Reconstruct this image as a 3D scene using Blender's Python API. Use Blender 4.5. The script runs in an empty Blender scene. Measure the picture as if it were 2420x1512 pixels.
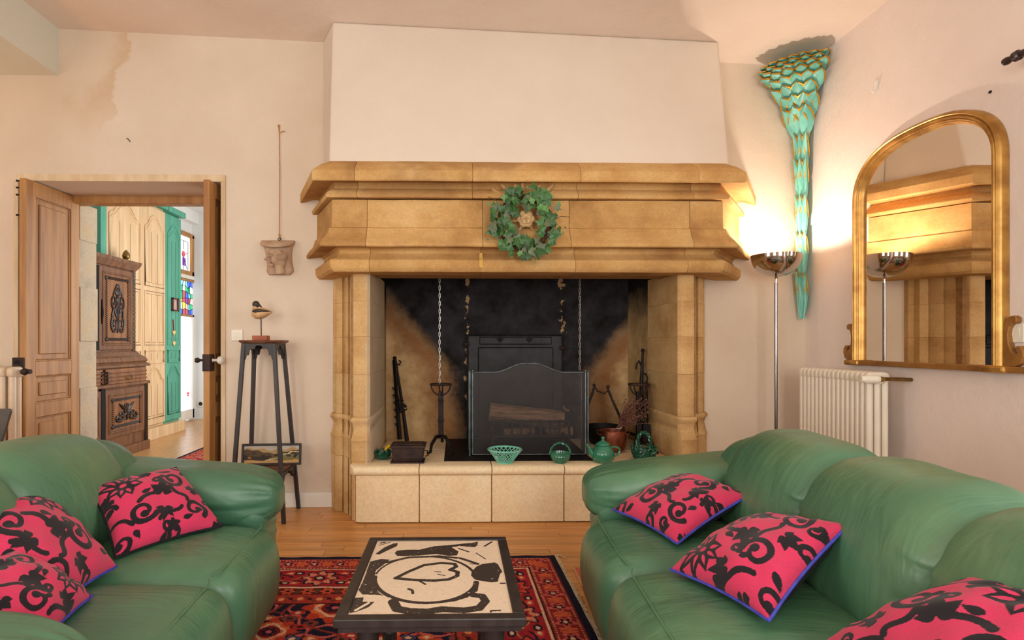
import bpy, math, random
import numpy as np
from mathutils import Vector, Matrix
random.seed(7); RNG = np.random.default_rng(7)
PI = math.pi
sc = bpy.context.scene
COL = sc.collection

# ------------------------------------------------------------------ camera
F, CX, CY, EYE, DIST = 1344.0, 1105.0, 812.0, 1.08, 3.79     # focal length and principal point in photo pixels
YAW = math.atan(26 / F)
cam = bpy.data.cameras.new('camera'); camo = bpy.data.objects.new('camera', cam); COL.objects.link(camo)
cam.sensor_width = 36; cam.sensor_fit = 'HORIZONTAL'; cam.lens = 36 * F / 2420
cam.shift_x = (1210 - CX) / 2420; cam.shift_y = (CY - 756) / 2420
cam.clip_start = 0.05
camo.location = (0, -DIST, EYE); camo.rotation_euler = (PI / 2, 0, -YAW)
sc.camera = camo

# ------------------------------------------------------------------ light
def lin(c):
    return tuple(((x / 255) / 12.92 if x / 255 <= .04045 else ((x / 255 + .055) / 1.055) ** 2.4) for x in c)
vs = sc.view_settings
vs.view_transform = 'Standard'; vs.look = 'None'; vs.gamma = 1.0; vs.exposure = 0.06; vs.use_curve_mapping = False
world = bpy.data.worlds.new('world'); sc.world = world; world.use_nodes = True
wb = world.node_tree.nodes['Background']; wb.inputs[0].default_value = (.80, .90, 1, 1); wb.inputs[1].default_value = 1.0

def area(name, loc, rot, sx, sy, power, col, spread=PI):
    l = bpy.data.lights.new(name, 'AREA'); l.shape = 'RECTANGLE'; l.size = sx; l.size_y = sy
    l.energy = power; l.color = col; l.spread = spread
    o = bpy.data.objects.new(name, l); o.location = loc; o.rotation_euler = rot; COL.objects.link(o); return o
def point(name, loc, power, col, r=.05):
    l = bpy.data.lights.new(name, 'POINT'); l.energy = power; l.color = col; l.shadow_soft_size = r
    o = bpy.data.objects.new(name, l); o.location = loc; COL.objects.link(o); return o
YB = -5.6                    # wall behind the camera
XL, XR = -4.3, None          # side walls (XR is set below)
DAY = (1.0, .965, .92)
WARM = (1, .66, .40)
# daylight through the windows behind and to the right of the camera
area('daylight_window_a', (-1.9, YB - .12, 1.65), (PI / 2, 0, 0), 1.3, 2.0, 88, DAY)
area('daylight_window_b', (0.9, YB - .12, 1.65), (PI / 2, 0, 0), 1.3, 2.0, 88, DAY)
area('left_fill_light', (XL - .42, -3.6, 1.55), (0, -PI / 2, 0), 1.8, 1.6, 62, (1, .97, .95))  # added fill from the unseen left wall, brightens the right wall
area('daylight_window_c', (2.62, -3.55, 1.45), (0, PI / 2, 0), 1.5, 1.5, 52, (.96, .97, 1))
area('hall_fill_light', (-1.2, 2.3, 2.75), (0, 0, 0), 1.6, 2.6, 72, (1, .97, .93))  # fill light added to brighten the hall, repositioned out of view below
area('daylight_hall_door', (-3.66, 4.1, 1.4), (0, -PI / 2, 0), 2.0, .35, 12, (.85, .93, 1))
# the lit torchiere and a second lamp standing left of the frame
tb = bpy.data.lights.new('torchiere_bulb', 'SPOT'); tb.energy = 42; tb.color = (1, .84, .70); tb.spot_size = math.radians(172); tb.spot_blend = .35; tb.shadow_soft_size = .03
tbo = bpy.data.objects.new('torchiere_bulb', tb); tbo.location = (2.0, -.26, 1.615); tbo.rotation_euler = (PI, 0, 0); COL.objects.link(tbo)
point('side_lamp_bulb', (-3.75, -.75, 1.32), 19, (1, .55, .30), .06)

# ------------------------------------------------------------------ pixel -> point on a real plane
_c, _s = math.cos(YAW), math.sin(YAW)
def ray(u, v):
    a = (u - CX) / F; b = -(v - CY) / F
    return Vector((_s + a * _c, _c - a * _s, b))
ORI = Vector((0, -DIST, EYE))
def atY(u, v, Y): d = ray(u, v); return ORI + d * ((Y + DIST) / d.y)
def atX(u, v, X): d = ray(u, v); return ORI + d * (X / d.x)
def atZ(u, v, Z): d = ray(u, v); return ORI + d * ((Z - EYE) / d.z)
def atD(u, v, dd): return atY(u, v, dd - DIST)
XR = atY(1903, 800, 0).x     # right wall
def zc(x): return 3.043 - .0405 * x   # the old ceiling falls towards the right

# ------------------------------------------------------------------ materials
def nodes(name):
    m = bpy.data.materials.new(name); m.use_nodes = True
    nt = m.node_tree; return m, nt, nt.nodes['Principled BSDF']
def N(nt, t, **kw):
    n = nt.nodes.new(t)
    for k, v in kw.items():
        if k.startswith('i_'): n.inputs[k[2:].replace('_', ' ')].default_value = v
        else: setattr(n, k, v)
    return n
def ramp(nt, fac, stops):
    r = N(nt, 'ShaderNodeValToRGB'); e = r.color_ramp.elements
    while len(e) < len(stops): e.new(.5)
    for el, (p, c) in zip(e, stops): el.position = p; el.color = (*c, 1)
    nt.links.new(fac, r.inputs[0]); return r.outputs[0]
def mixc(nt, fac, a, b, mode='MIX'):
    m = N(nt, 'ShaderNodeMix', data_type='RGBA', blend_type=mode)
    for i, x in ((0, fac), (6, a), (7, b)):
        if isinstance(x, (int, float)): m.inputs[i].default_value = x
        elif isinstance(x, tuple): m.inputs[i].default_value = (*x, 1)
        else: nt.links.new(x, m.inputs[i])
    return m.outputs[2]
def math_(nt, op, a, b=None, clamp=False):
    m = N(nt, 'ShaderNodeMath', operation=op, use_clamp=clamp)
    for i, x in ((0, a), (1, b)):
        if x is None: continue
        if isinstance(x, (int, float)): m.inputs[i].default_value = x
        else: nt.links.new(x, m.inputs[i])
    return m.outputs[0]
def coords(nt, stretch=(1, 1, 1), kind='Object'):
    t = N(nt, 'ShaderNodeTexCoord'); mp = N(nt, 'ShaderNodeMapping'); mp.inputs[3].default_value = stretch
    nt.links.new(t.outputs[kind], mp.inputs[0]); return mp.outputs[0]
def noise(nt, vec, scale, detail=5, rough=.55, dist=0):
    n = N(nt, 'ShaderNodeTexNoise'); n.inputs['Scale'].default_value = scale; n.inputs['Detail'].default_value = detail
    n.inputs['Roughness'].default_value = rough; n.inputs['Distortion'].default_value = dist
    nt.links.new(vec, n.inputs['Vector']); return n.outputs[0]
def bump(nt, b, h, strength, dist=.01, prev=None):
    n = N(nt, 'ShaderNodeBump'); n.inputs['Strength'].default_value = strength; n.inputs['Distance'].default_value = dist
    nt.links.new(h, n.inputs['Height'])
    if prev: nt.links.new(prev, n.inputs['Normal'])
    nt.links.new(n.outputs[0], b.inputs['Normal']); return n.outputs[0]
def mat(name, c1, c2=None, rough=.6, metal=0, scale=8, stretch=(1, 1, 1), bmp=0, bscale=60, bdist=.004, spec=.5, coat=0, lo=.35, hi=.65, randv=0):
    m, nt, b = nodes(name)
    b.inputs['Roughness'].default_value = rough; b.inputs['Metallic'].default_value = metal
    b.inputs['Specular IOR Level'].default_value = spec; b.inputs['Coat Weight'].default_value = coat
    c1 = lin(c1); c2 = lin(c2) if c2 else tuple(x * .8 for x in c1)
    v = coords(nt, stretch)
    if randv:
        oi = N(nt, 'ShaderNodeObjectInfo'); add = N(nt, 'ShaderNodeVectorMath', operation='ADD')
        sca = N(nt, 'ShaderNodeVectorMath', operation='SCALE'); sca.inputs[3].default_value = 37.0
        cmb = N(nt, 'ShaderNodeCombineXYZ')
        for i in range(3): nt.links.new(oi.outputs['Random'], cmb.inputs[i])
        nt.links.new(cmb.outputs[0], sca.inputs[0]); nt.links.new(v, add.inputs[0]); nt.links.new(sca.outputs[0], add.inputs[1])
        v = add.outputs[0]
    out = ramp(nt, noise(nt, v, scale), [(lo, c1), (hi, c2)])
    if randv:
        mr = N(nt, 'ShaderNodeMapRange'); mr.inputs[3].default_value = 1 - randv; mr.inputs[4].default_value = 1 + randv
        nt.links.new(oi.outputs['Random'], mr.inputs[0])
        cm = N(nt, 'ShaderNodeCombineColor')
        for i in range(3): nt.links.new(mr.outputs[0], cm.inputs[i])
        out = mixc(nt, 1.0, out, cm.outputs[0], 'MULTIPLY')
    nt.links.new(out, b.inputs['Base Color'])
    if bmp: bump(nt, b, noise(nt, v, bscale, 4), bmp, bdist)
    return m
def attr_mat(name, rough=.85, bmp=.3, bscale=900, sheen=0, spec=.3):
    m, nt, b = nodes(name)
    a = N(nt, 'ShaderNodeAttribute', attribute_name='Col'); nt.links.new(a.outputs[0], b.inputs['Base Color'])
    b.inputs['Roughness'].default_value = rough; b.inputs['Specular IOR Level'].default_value = spec
    b.inputs['Sheen Weight'].default_value = sheen
    if bmp: bump(nt, b, noise(nt, coords(nt), bscale, 3), bmp, .002)
    return m

def plaster(name, c1, c2, stain=False):
    m, nt, b = nodes(name); b.inputs['Roughness'].default_value = .9; b.inputs['Specular IOR Level'].default_value = .15
    v = coords(nt)
    col = ramp(nt, noise(nt, v, 1.6, 6), [(.3, lin(c1)), (.72, lin(c2))])
    if stain:                                   # the old water stain below the ceiling, left of the door
        sx = N(nt, 'ShaderNodeSeparateXYZ'); nt.links.new(v, sx.inputs[0])
        n1 = noise(nt, v, 3.2, 6, .6)
        d1 = math_(nt, 'ADD', math_(nt, 'MULTIPLY', math_(nt, 'ADD', sx.outputs[0], 2.27), 1.6), math_(nt, 'MULTIPLY', math_(nt, 'SUBTRACT', sx.outputs[2], 2.75), -.55))
        edge = math_(nt, 'ADD', d1, math_(nt, 'MULTIPLY', math_(nt, 'SUBTRACT', n1, .5), 1.1))
        inside = N(nt, 'ShaderNodeMapRange', interpolation_type='SMOOTHSTEP'); nt.links.new(edge, inside.inputs[0])
        inside.inputs[1].default_value = .03; inside.inputs[2].default_value = -.02; inside.inputs[3].default_value = 0; inside.inputs[4].default_value = 1
        rim = N(nt, 'ShaderNodeMapRange', interpolation_type='SMOOTHSTEP'); nt.links.new(edge, rim.inputs[0])
        rim.inputs[1].default_value = -.34; rim.inputs[2].default_value = -.02; rim.inputs[3].default_value = .25; rim.inputs[4].default_value = 1
        hz = N(nt, 'ShaderNodeMapRange', interpolation_type='SMOOTHSTEP'); nt.links.new(sx.outputs[2], hz.inputs[0])
        hz.inputs[1].default_value = 2.35; hz.inputs[2].default_value = 2.8
        fac = math_(nt, 'MULTIPLY', math_(nt, 'MULTIPLY', inside.outputs[0], rim.outputs[0]), math_(nt, 'MULTIPLY', hz.outputs[0], .5))
        col = mixc(nt, fac, col, lin((196, 158, 112)))
    nt.links.new(col, b.inputs['Base Color'])
    p = bump(nt, b, noise(nt, v, 9, 4), .25, .02)
    bump(nt, b, noise(nt, v, 130, 4), .35, .004, p)
    return m

def stone_mat(name, c1, c2, c3, sc1=3, rv=.06, bands=True, wash=False):
    m, nt, b = nodes(name); b.inputs['Roughness'].default_value = .85; b.inputs['Specular IOR Level'].default_value = .2
    v = coords(nt); oi = N(nt, 'ShaderNodeObjectInfo')
    add = N(nt, 'ShaderNodeVectorMath', operation='ADD'); nt.links.new(v, add.inputs[0])
    cmb = N(nt, 'ShaderNodeCombineXYZ'); nt.links.new(math_(nt, 'MULTIPLY', oi.outputs['Random'], 20), cmb.inputs[0]); nt.links.new(cmb.outputs[0], add.inputs[1])
    vv = add.outputs[0]
    col = ramp(nt, noise(nt, vv, sc1, 6, .6), [(.28, lin(c1)), (.5, lin(c2)), (.75, lin(c3))])
    st = N(nt, 'ShaderNodeMapping'); st.inputs[3].default_value = (1, 1, 9); nt.links.new(vv, st.inputs[0])
    col = mixc(nt, .14 if bands else .08, col, ramp(nt, noise(nt, st.outputs[0], 2.2, 5), [(.35, lin(c1)), (.65, lin(c3))]))
    grain = ramp(nt, noise(nt, vv, 70, 5, .75), [(.3, (.80, .78, .74)), (.7, (1.08, 1.08, 1.06))]); col = mixc(nt, .8, col, grain, 'MULTIPLY')
    mr = N(nt, 'ShaderNodeMapRange'); mr.inputs[3].default_value = 1 - rv; mr.inputs[4].default_value = 1 + rv; nt.links.new(oi.outputs['Random'], mr.inputs[0])
    cm = N(nt, 'ShaderNodeCombineColor')
    for i in range(3): nt.links.new(mr.outputs[0], cm.inputs[i])
    col = mixc(nt, 1.0, col, cm.outputs[0], 'MULTIPLY')
    if wash:
        sx = N(nt, 'ShaderNodeSeparateXYZ'); nt.links.new(v, sx.inputs[0])
        ax = math_(nt, 'SUBTRACT', .42, sx.outputs[0])
        e = math_(nt, 'ADD', ax, math_(nt, 'MULTIPLY', math_(nt, 'SUBTRACT', noise(nt, v, 9, 5), .5), .05))
        mr2 = N(nt, 'ShaderNodeMapRange', interpolation_type='SMOOTHSTEP'); nt.links.new(e, mr2.inputs[0]); mr2.inputs[1].default_value = .985; mr2.inputs[2].default_value = .955
        ins = N(nt, 'ShaderNodeMath', operation='GREATER_THAN'); nt.links.new(ax, ins.inputs[0]); ins.inputs[1].default_value = .5
        col = mixc(nt, math_(nt, 'MULTIPLY', math_(nt, 'MULTIPLY', mr2.outputs[0], ins.outputs[0]), .6), col, lin((196, 184, 160)))
    else:
        bl = N(nt, 'ShaderNodeMapRange', interpolation_type='SMOOTHSTEP'); nt.links.new(noise(nt, vv, 1.7, 5, .6), bl.inputs[0]); bl.inputs[1].default_value = .52; bl.inputs[2].default_value = .66
        if bands: col = mixc(nt, math_(nt, 'MULTIPLY', bl.outputs[0], .5), col, lin((142, 98, 58)))
    nt.links.new(col, b.inputs['Base Color'])
    p = bump(nt, b, noise(nt, vv, 14, 5), .35, .01)
    bump(nt, b, noise(nt, vv, 160, 4), .3, .003, p)
    return m

def leather():
    m, nt, b = nodes('green_leather'); v = coords(nt)
    n1 = noise(nt, v, 2.4, 5)
    col = ramp(nt, n1, [(.3, lin((62, 108, 82))), (.55, lin((80, 123, 91))), (.8, lin((112, 142, 102)))])
    nt.links.new(col, b.inputs['Base Color'])
    b.inputs['Specular IOR Level'].default_value = .55; b.inputs['Coat Weight'].default_value = .18; b.inputs['Coat Roughness'].default_value = .38
    rr = N(nt, 'ShaderNodeMapRange'); rr.inputs[3].default_value = .32; rr.inputs[4].default_value = .48
    nt.links.new(noise(nt, v, 7, 4), rr.inputs[0]); nt.links.new(rr.outputs[0], b.inputs['Roughness'])
    st = N(nt, 'ShaderNodeMapping'); st.inputs[3].default_value = (6, 1.4, 2.2); nt.links.new(v, st.inputs[0])
    p = bump(nt, b, noise(nt, st.outputs[0], 2.0, 3, .5, .9), .26, .03)
    p = bump(nt, b, noise(nt, v, 22, 4, .6), .12, .006, p)
    bump(nt, b, noise(nt, v, 420, 2), .12, .001, p)
    return m

M = {}
M['plaster'] = plaster('lime_plaster', (224, 208, 188), (211, 192, 169), True)
M['plaster_breast'] = plaster('plaster_hood', (226, 212, 196), (218, 202, 184))
M['plaster_right'] = plaster('plaster_right', (236, 222, 212), (228, 212, 202))
M['ceiling'] = plaster('ceiling_paint', (240, 224, 210), (232, 214, 198))
M['beam'] = plaster('beam_paint', (226, 226, 212), (218, 218, 204))
M['hall_wall'] = plaster('hall_paint', (240, 240, 238), (232, 232, 230))
M['stone'] = stone_mat('ochre_limestone', (168, 122, 72), (202, 158, 98), (220, 184, 128))
M['stone_jamb'] = stone_mat('jamb_limestone', (172, 130, 80), (206, 168, 114), (224, 192, 144), wash=True)
M['stone_pale'] = stone_mat('pale_hearth_stone', (238, 210, 166), (244, 222, 182), (248, 232, 200), 4, .035, False)
M['mortar'] = mat('mortar', (176, 136, 88), (150, 112, 70), .95, scale=30, bmp=.4)
M['mortar_yellow'] = mat('yellow_mortar', (222, 180, 96), (204, 160, 80), .95, scale=30, bmp=.3)
M['old_stone'] = stone_mat('old_jamb_stone', (176, 164, 146), (200, 186, 164), (206, 180, 138), 6, .02, False)
M['leather'] = leather()
M['piping_green'] = mat('green_piping', (92, 134, 98), (78, 120, 88), .5)
M['pine'] = mat('old_pine', (188, 138, 80), (156, 106, 56), .5, scale=3, stretch=(6, 6, .55), bmp=.12, bscale=30)
M['pine_panel'] = mat('old_pine_panel', (182, 132, 74), (150, 102, 54), .5, scale=3, stretch=(7, 7, .5), bmp=.12, bscale=30)
M['pine_pale'] = mat('pale_pine', (222, 192, 152), (202, 168, 126), .5, scale=3, stretch=(7, 7, .5), bmp=.1, bscale=30)
M['green_paint'] = mat('teal_paint', (88, 166, 142), (72, 148, 126), .55, scale=4, stretch=(3, 3, .4), bmp=.1, bscale=40)
M['oak'] = mat('dark_carved_oak', (126, 84, 54), (90, 58, 38), .42, scale=4, stretch=(6, 6, .8), bmp=.15, bscale=40)
M['oak_panel'] = mat('oak_panel', (146, 98, 60), (106, 68, 42), .42, scale=4, stretch=(6, 6, .8), bmp=.12, bscale=40)
M['oak_dark'] = mat('oak_carving', (58, 38, 28), (34, 22, 16), .45, scale=18)
M['frame_paint'] = mat('door_frame_paint', (226, 204, 170), (208, 180, 140), .6, scale=6, stretch=(3, 3, .6), bmp=.1)
M['plank'] = mat('floor_plank', (222, 164, 98), (196, 134, 72), .34, scale=3.5, stretch=(.9, 9, 9), bmp=.08, bscale=30, randv=.14)
M['floor_base'] = mat('floor_base', (120, 74, 38), (96, 58, 28), .6, scale=5, stretch=(1, 8, 1))
M['hall_floor'] = mat('hall_floor_wood', (206, 158, 104), (184, 132, 78), .3, scale=4, stretch=(8, 1, 1), bmp=.08, bscale=30)
M['white_paint'] = mat('white_paint', (236, 232, 222), (226, 220, 208), .45, scale=5)
M['radiator'] = mat('radiator_enamel', (230, 220, 200), (222, 210, 190), .35, scale=5)
M['radiator_left'] = mat('radiator_enamel_left', (226, 206, 180), (214, 192, 164), .35, scale=5)
M['iron'] = mat('black_iron', (40, 34, 32), (22, 19, 18), .55, .6, scale=20, bmp=.3, bscale=90)
M['iron_rust'] = mat('rusty_iron', (70, 48, 40), (42, 32, 30), .65, .4, scale=16, bmp=.35, bscale=80)
M['fireback'] = mat('cast_iron_fireback', (40, 40, 42), (24, 23, 24), .5, .5, scale=9, bmp=.3, bscale=70)
M['screen_frame'] = mat('grey_steel', (120, 134, 138), (86, 96, 98), .35, .7, scale=20)
M['chain'] = mat('zinc_chain', (206, 206, 196), (160, 160, 150), .3, .9, scale=40)
M['brass'] = mat('old_brass', (150, 118, 62), (110, 84, 42), .4, .8, scale=20)
M['chrome'] = mat('chrome', (205, 200, 194), (196, 190, 184), .07, 1.0, scale=4)
M['chrome_pole'] = mat('steel_pole', (150, 146, 146), (132, 128, 128), .22, 1.0, scale=4)
M['gold'] = mat('gilt_wood', (204, 158, 84), (152, 108, 50), .36, .65, scale=9, bmp=.1, bscale=60)
M['gold_matte'] = mat('bronze_gilt', (168, 120, 62), (136, 92, 42), .5, .4, scale=9, bmp=.1, bscale=60)
M['mirror'] = mat('mirror_glass', (232, 226, 218), (230, 224, 216), .015, 1.0, scale=1)
M['copper'] = mat('old_copper', (176, 104, 78), (126, 66, 46), .3, .85, scale=9, bmp=.1, bscale=50)
M['dark_wood'] = mat('dark_stained_wood', (52, 44, 42), (34, 28, 27), .45, scale=6, stretch=(4, 4, .6), bmp=.15, bscale=60)
M['stand_top'] = mat('brown_stand_top', (124, 78, 56), (88, 54, 40), .45, scale=6)
M['terracotta'] = mat('terracotta_block', (176, 96, 62), (150, 76, 48), .6, scale=10)
M['plaster_cast'] = mat('plaster_cast', (196, 166, 138), (172, 140, 112), .9, scale=12, bmp=.3, bscale=60)
M['string'] = mat('jute_string', (196, 146, 96), (170, 120, 74), .9, scale=60)
M['bird_pale'] = mat('bird_pale_wood', (214, 176, 128), (180, 138, 92), .6, scale=16)
M['bird_dark'] = mat('bird_dark_wood', (64, 54, 48), (42, 34, 30), .5, scale=20)
M['log'] = mat('log_bark', (196, 152, 118), (140, 102, 76), .9, scale=9, stretch=(1, 8, 8), bmp=.8, bscale=30, bdist=.01)
M['log_end'] = mat('cut_wood', (214, 184, 128), (190, 156, 100), .8, scale=14)
M['ceramic'] = mat('green_glaze', (52, 128, 98), (34, 104, 78), .16, scale=10, coat=.4)
M['ceramic_pale'] = mat('pale_green_glaze', (140, 206, 184), (104, 184, 158), .18, scale=14, coat=.3)
M['ceramic_dark'] = mat('dark_green_glaze', (22, 96, 70), (10, 66, 48), .12, scale=24, coat=.5, bmp=.3, bscale=60)
M['yellow'] = mat('yellow_glaze', (232, 190, 40), (220, 168, 30), .25, scale=10)
M['dried_stem'] = mat('dried_stems', (128, 78, 62), (92, 54, 44), .9, scale=40)
M['dried_head'] = mat('dried_flower_heads', (138, 102, 86), (96, 62, 54), .95, scale=60, bmp=.5, bscale=120)
M['palm'] = mat('verdigris_paint', (134, 206, 190), (92, 172, 156), .4, scale=12, stretch=(1, 1, .5), bmp=.12, bscale=80, randv=.1)
M['palm_gold'] = mat('gilded_rim', (214, 164, 60), (178, 126, 36), .4, .5, scale=20)
M['ivy'] = mat('ivy_leaf', (66, 112, 52), (42, 82, 40), .45, scale=30, randv=.35)
M['ivy_pale'] = mat('ivy_leaf_pale', (104, 154, 84), (78, 130, 66), .45, scale=30, randv=.25)
M['ivy_grey'] = mat('ivy_leaf_grey', (104, 116, 82), (80, 94, 66), .5, scale=30, randv=.2)
M['vine'] = mat('vine_wood', (92, 62, 38), (66, 44, 26), .8, scale=30)
M['switch'] = mat('switch_plastic', (238, 232, 216), (232, 226, 208), .35, scale=4)
M['black_velvet'] = mat('black_cushion_back', (26, 22, 28), (16, 14, 18), .95, scale=30, bmp=.3, bscale=300)
M['blue_piping'] = mat('blue_piping', (74, 80, 196), (58, 60, 160), .6, scale=40)
M['cushion'] = attr_mat('pink_damask', .85, .25, 700, .15)
M['carpet'] = attr_mat('persian_pile', .95, .5, 500, 0, .15)
M['print'] = attr_mat('linocut_print', .45, .05, 300, 0, .4)
M['picture'] = attr_mat('picture_print', .4, 0)
M['kilim_edge'] = mat('rug_fringe', (226, 208, 178), (196, 170, 136), .95, scale=60, bmp=.4)
M['grey_plastic'] = mat('grey_board', (92, 82, 74), (78, 70, 64), .5, scale=5)
M['purple'] = mat('purple_fabric', (84, 66, 84), (66, 50, 68), .9, scale=40, bmp=.3, bscale=300)
M['bronze_rod'] = mat('bronze_rod', (72, 58, 56), (48, 38, 38), .35, .6, scale=10)
M['red_cord'] = mat('red_ribbon', (170, 30, 40), (140, 20, 30), .6)
M['heart'] = mat('cream_heart', (226, 206, 150), (206, 180, 116), .6, scale=30)
M['frame_brown'] = mat('brown_frame', (104, 56, 44), (80, 40, 32), .5, scale=10)
M['lead'] = mat('lead_came', (50, 50, 52), (40, 40, 42), .5, .5)
M['black'] = mat('dark_gap', (14, 12, 11), (8, 7, 7), .9)

def glow(name, c, s):
    m, nt, b = nodes(name)
    b.inputs['Base Color'].default_value = (*lin(c), 1); b.inputs['Emission Color'].default_value = (*lin(c), 1)
    b.inputs['Emission Strength'].default_value = s; b.inputs['Roughness'].default_value = .2; return m

def soot_mat():
    """firebox back: pale limewash, stained black by the fire in a V that widens upwards"""
    m, nt, b = nodes('sooty_firebox'); v = coords(nt)
    b.inputs['Roughness'].default_value = .9; b.inputs['Specular IOR Level'].default_value = .15
    sx = N(nt, 'ShaderNodeSeparateXYZ'); nt.links.new(v, sx.inputs[0])
    n1 = noise(nt, v, 4, 5); n2 = noise(nt, v, 26, 5, .65)
    base = ramp(nt, noise(nt, v, 9, 6, .65), [(.3, lin((176, 138, 92))), (.5, lin((204, 170, 122))), (.75, lin((218, 190, 146)))])
    ax = math_(nt, 'ABSOLUTE', math_(nt, 'SUBTRACT', sx.outputs[0], .50))
    z = sx.outputs[2]
    w = math_(nt, 'ADD', math_(nt, 'MULTIPLY', math_(nt, 'MAXIMUM', math_(nt, 'SUBTRACT', z, .90), 0), .80), math_(nt, 'ADD', math_(nt, 'MULTIPLY', z, .10), .46))
    e = math_(nt, 'ADD', math_(nt, 'SUBTRACT', ax, w), math_(nt, 'ADD', math_(nt, 'MULTIPLY', math_(nt, 'SUBTRACT', n1, .5), .22), math_(nt, 'MULTIPLY', math_(nt, 'SUBTRACT', n2, .5), .10)))
    mr = N(nt, 'ShaderNodeMapRange', interpolation_type='SMOOTHSTEP'); nt.links.new(e, mr.inputs[0])
    mr.inputs[1].default_value = -.10; mr.inputs[2].default_value = .16
    black = ramp(nt, noise(nt, v, 5, 6, .65), [(.35, lin((26, 23, 23))), (.65, lin((56, 54, 56)))])
    col = mixc(nt, mr.outputs[0], black, base)
    br = N(nt, 'ShaderNodeMapRange', interpolation_type='SMOOTHSTEP'); nt.links.new(e, br.inputs[0])
    br.inputs[1].default_value = .34; br.inputs[2].default_value = .06; 
    col = mixc(nt, math_(nt, 'MULTIPLY', math_(nt, 'MULTIPLY', br.outputs[0], mr.outputs[0]), .9), col, lin((122, 68, 30)))
    # flakes of bare plaster beside the fireback
    px = math_(nt, 'MINIMUM', math_(nt, 'ABSOLUTE', math_(nt, 'SUBTRACT', sx.outputs[0], .085)), math_(nt, 'ABSOLUTE', math_(nt, 'SUBTRACT', sx.outputs[0], .815)))
    fl = math_(nt, 'SUBTRACT', math_(nt, 'MULTIPLY', noise(nt, v, 10, 6, .65), .30), math_(nt, 'ADD', px, .150))
    fm = N(nt, 'ShaderNodeMapRange', interpolation_type='SMOOTHSTEP'); nt.links.new(fl, fm.inputs[0]); fm.inputs[1].default_value = 0; fm.inputs[2].default_value = .006
    col = mixc(nt, math_(nt, 'MULTIPLY', fm.outputs[0], .8), col, lin((196, 160, 116)))
    nt.links.new(col, b.inputs['Base Color'])
    bump(nt, b, n2, .6, .01); return m
M['soot'] = soot_mat()
def soot_side():
    m, nt, b = nodes('sooty_side'); v = coords(nt); b.inputs['Roughness'].default_value = .9; b.inputs['Specular IOR Level'].default_value = .15
    sx = N(nt, 'ShaderNodeSeparateXYZ'); nt.links.new(v, sx.inputs[0])
    base = ramp(nt, noise(nt, v, 7, 6, .6), [(.3, lin((150, 118, 76))), (.7, lin((192, 160, 112)))])
    e = math_(nt, 'ADD', sx.outputs[2], math_(nt, 'MULTIPLY', math_(nt, 'SUBTRACT', noise(nt, v, 5, 5), .5), .4))
    mr = N(nt, 'ShaderNodeMapRange', interpolation_type='SMOOTHSTEP'); nt.links.new(e, mr.inputs[0]); mr.inputs[1].default_value = 1.15; mr.inputs[2].default_value = 1.5
    nt.links.new(mixc(nt, mr.outputs[0], base, lin((32, 28, 27))), b.inputs['Base Color'])
    bump(nt, b, noise(nt, v, 22, 5), .5, .01); return m
M['soot_side'] = soot_side()
def mesh_screen():
    m, nt, b = nodes('spark_mesh')
    b.inputs['Base Color'].default_value = (*lin((50, 44, 42)), 1); b.inputs['Roughness'].default_value = .5; b.inputs['Metallic'].default_value = .2
    b.inputs['Alpha'].default_value = .50
    return m
M['spark_mesh'] = mesh_screen()

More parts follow.
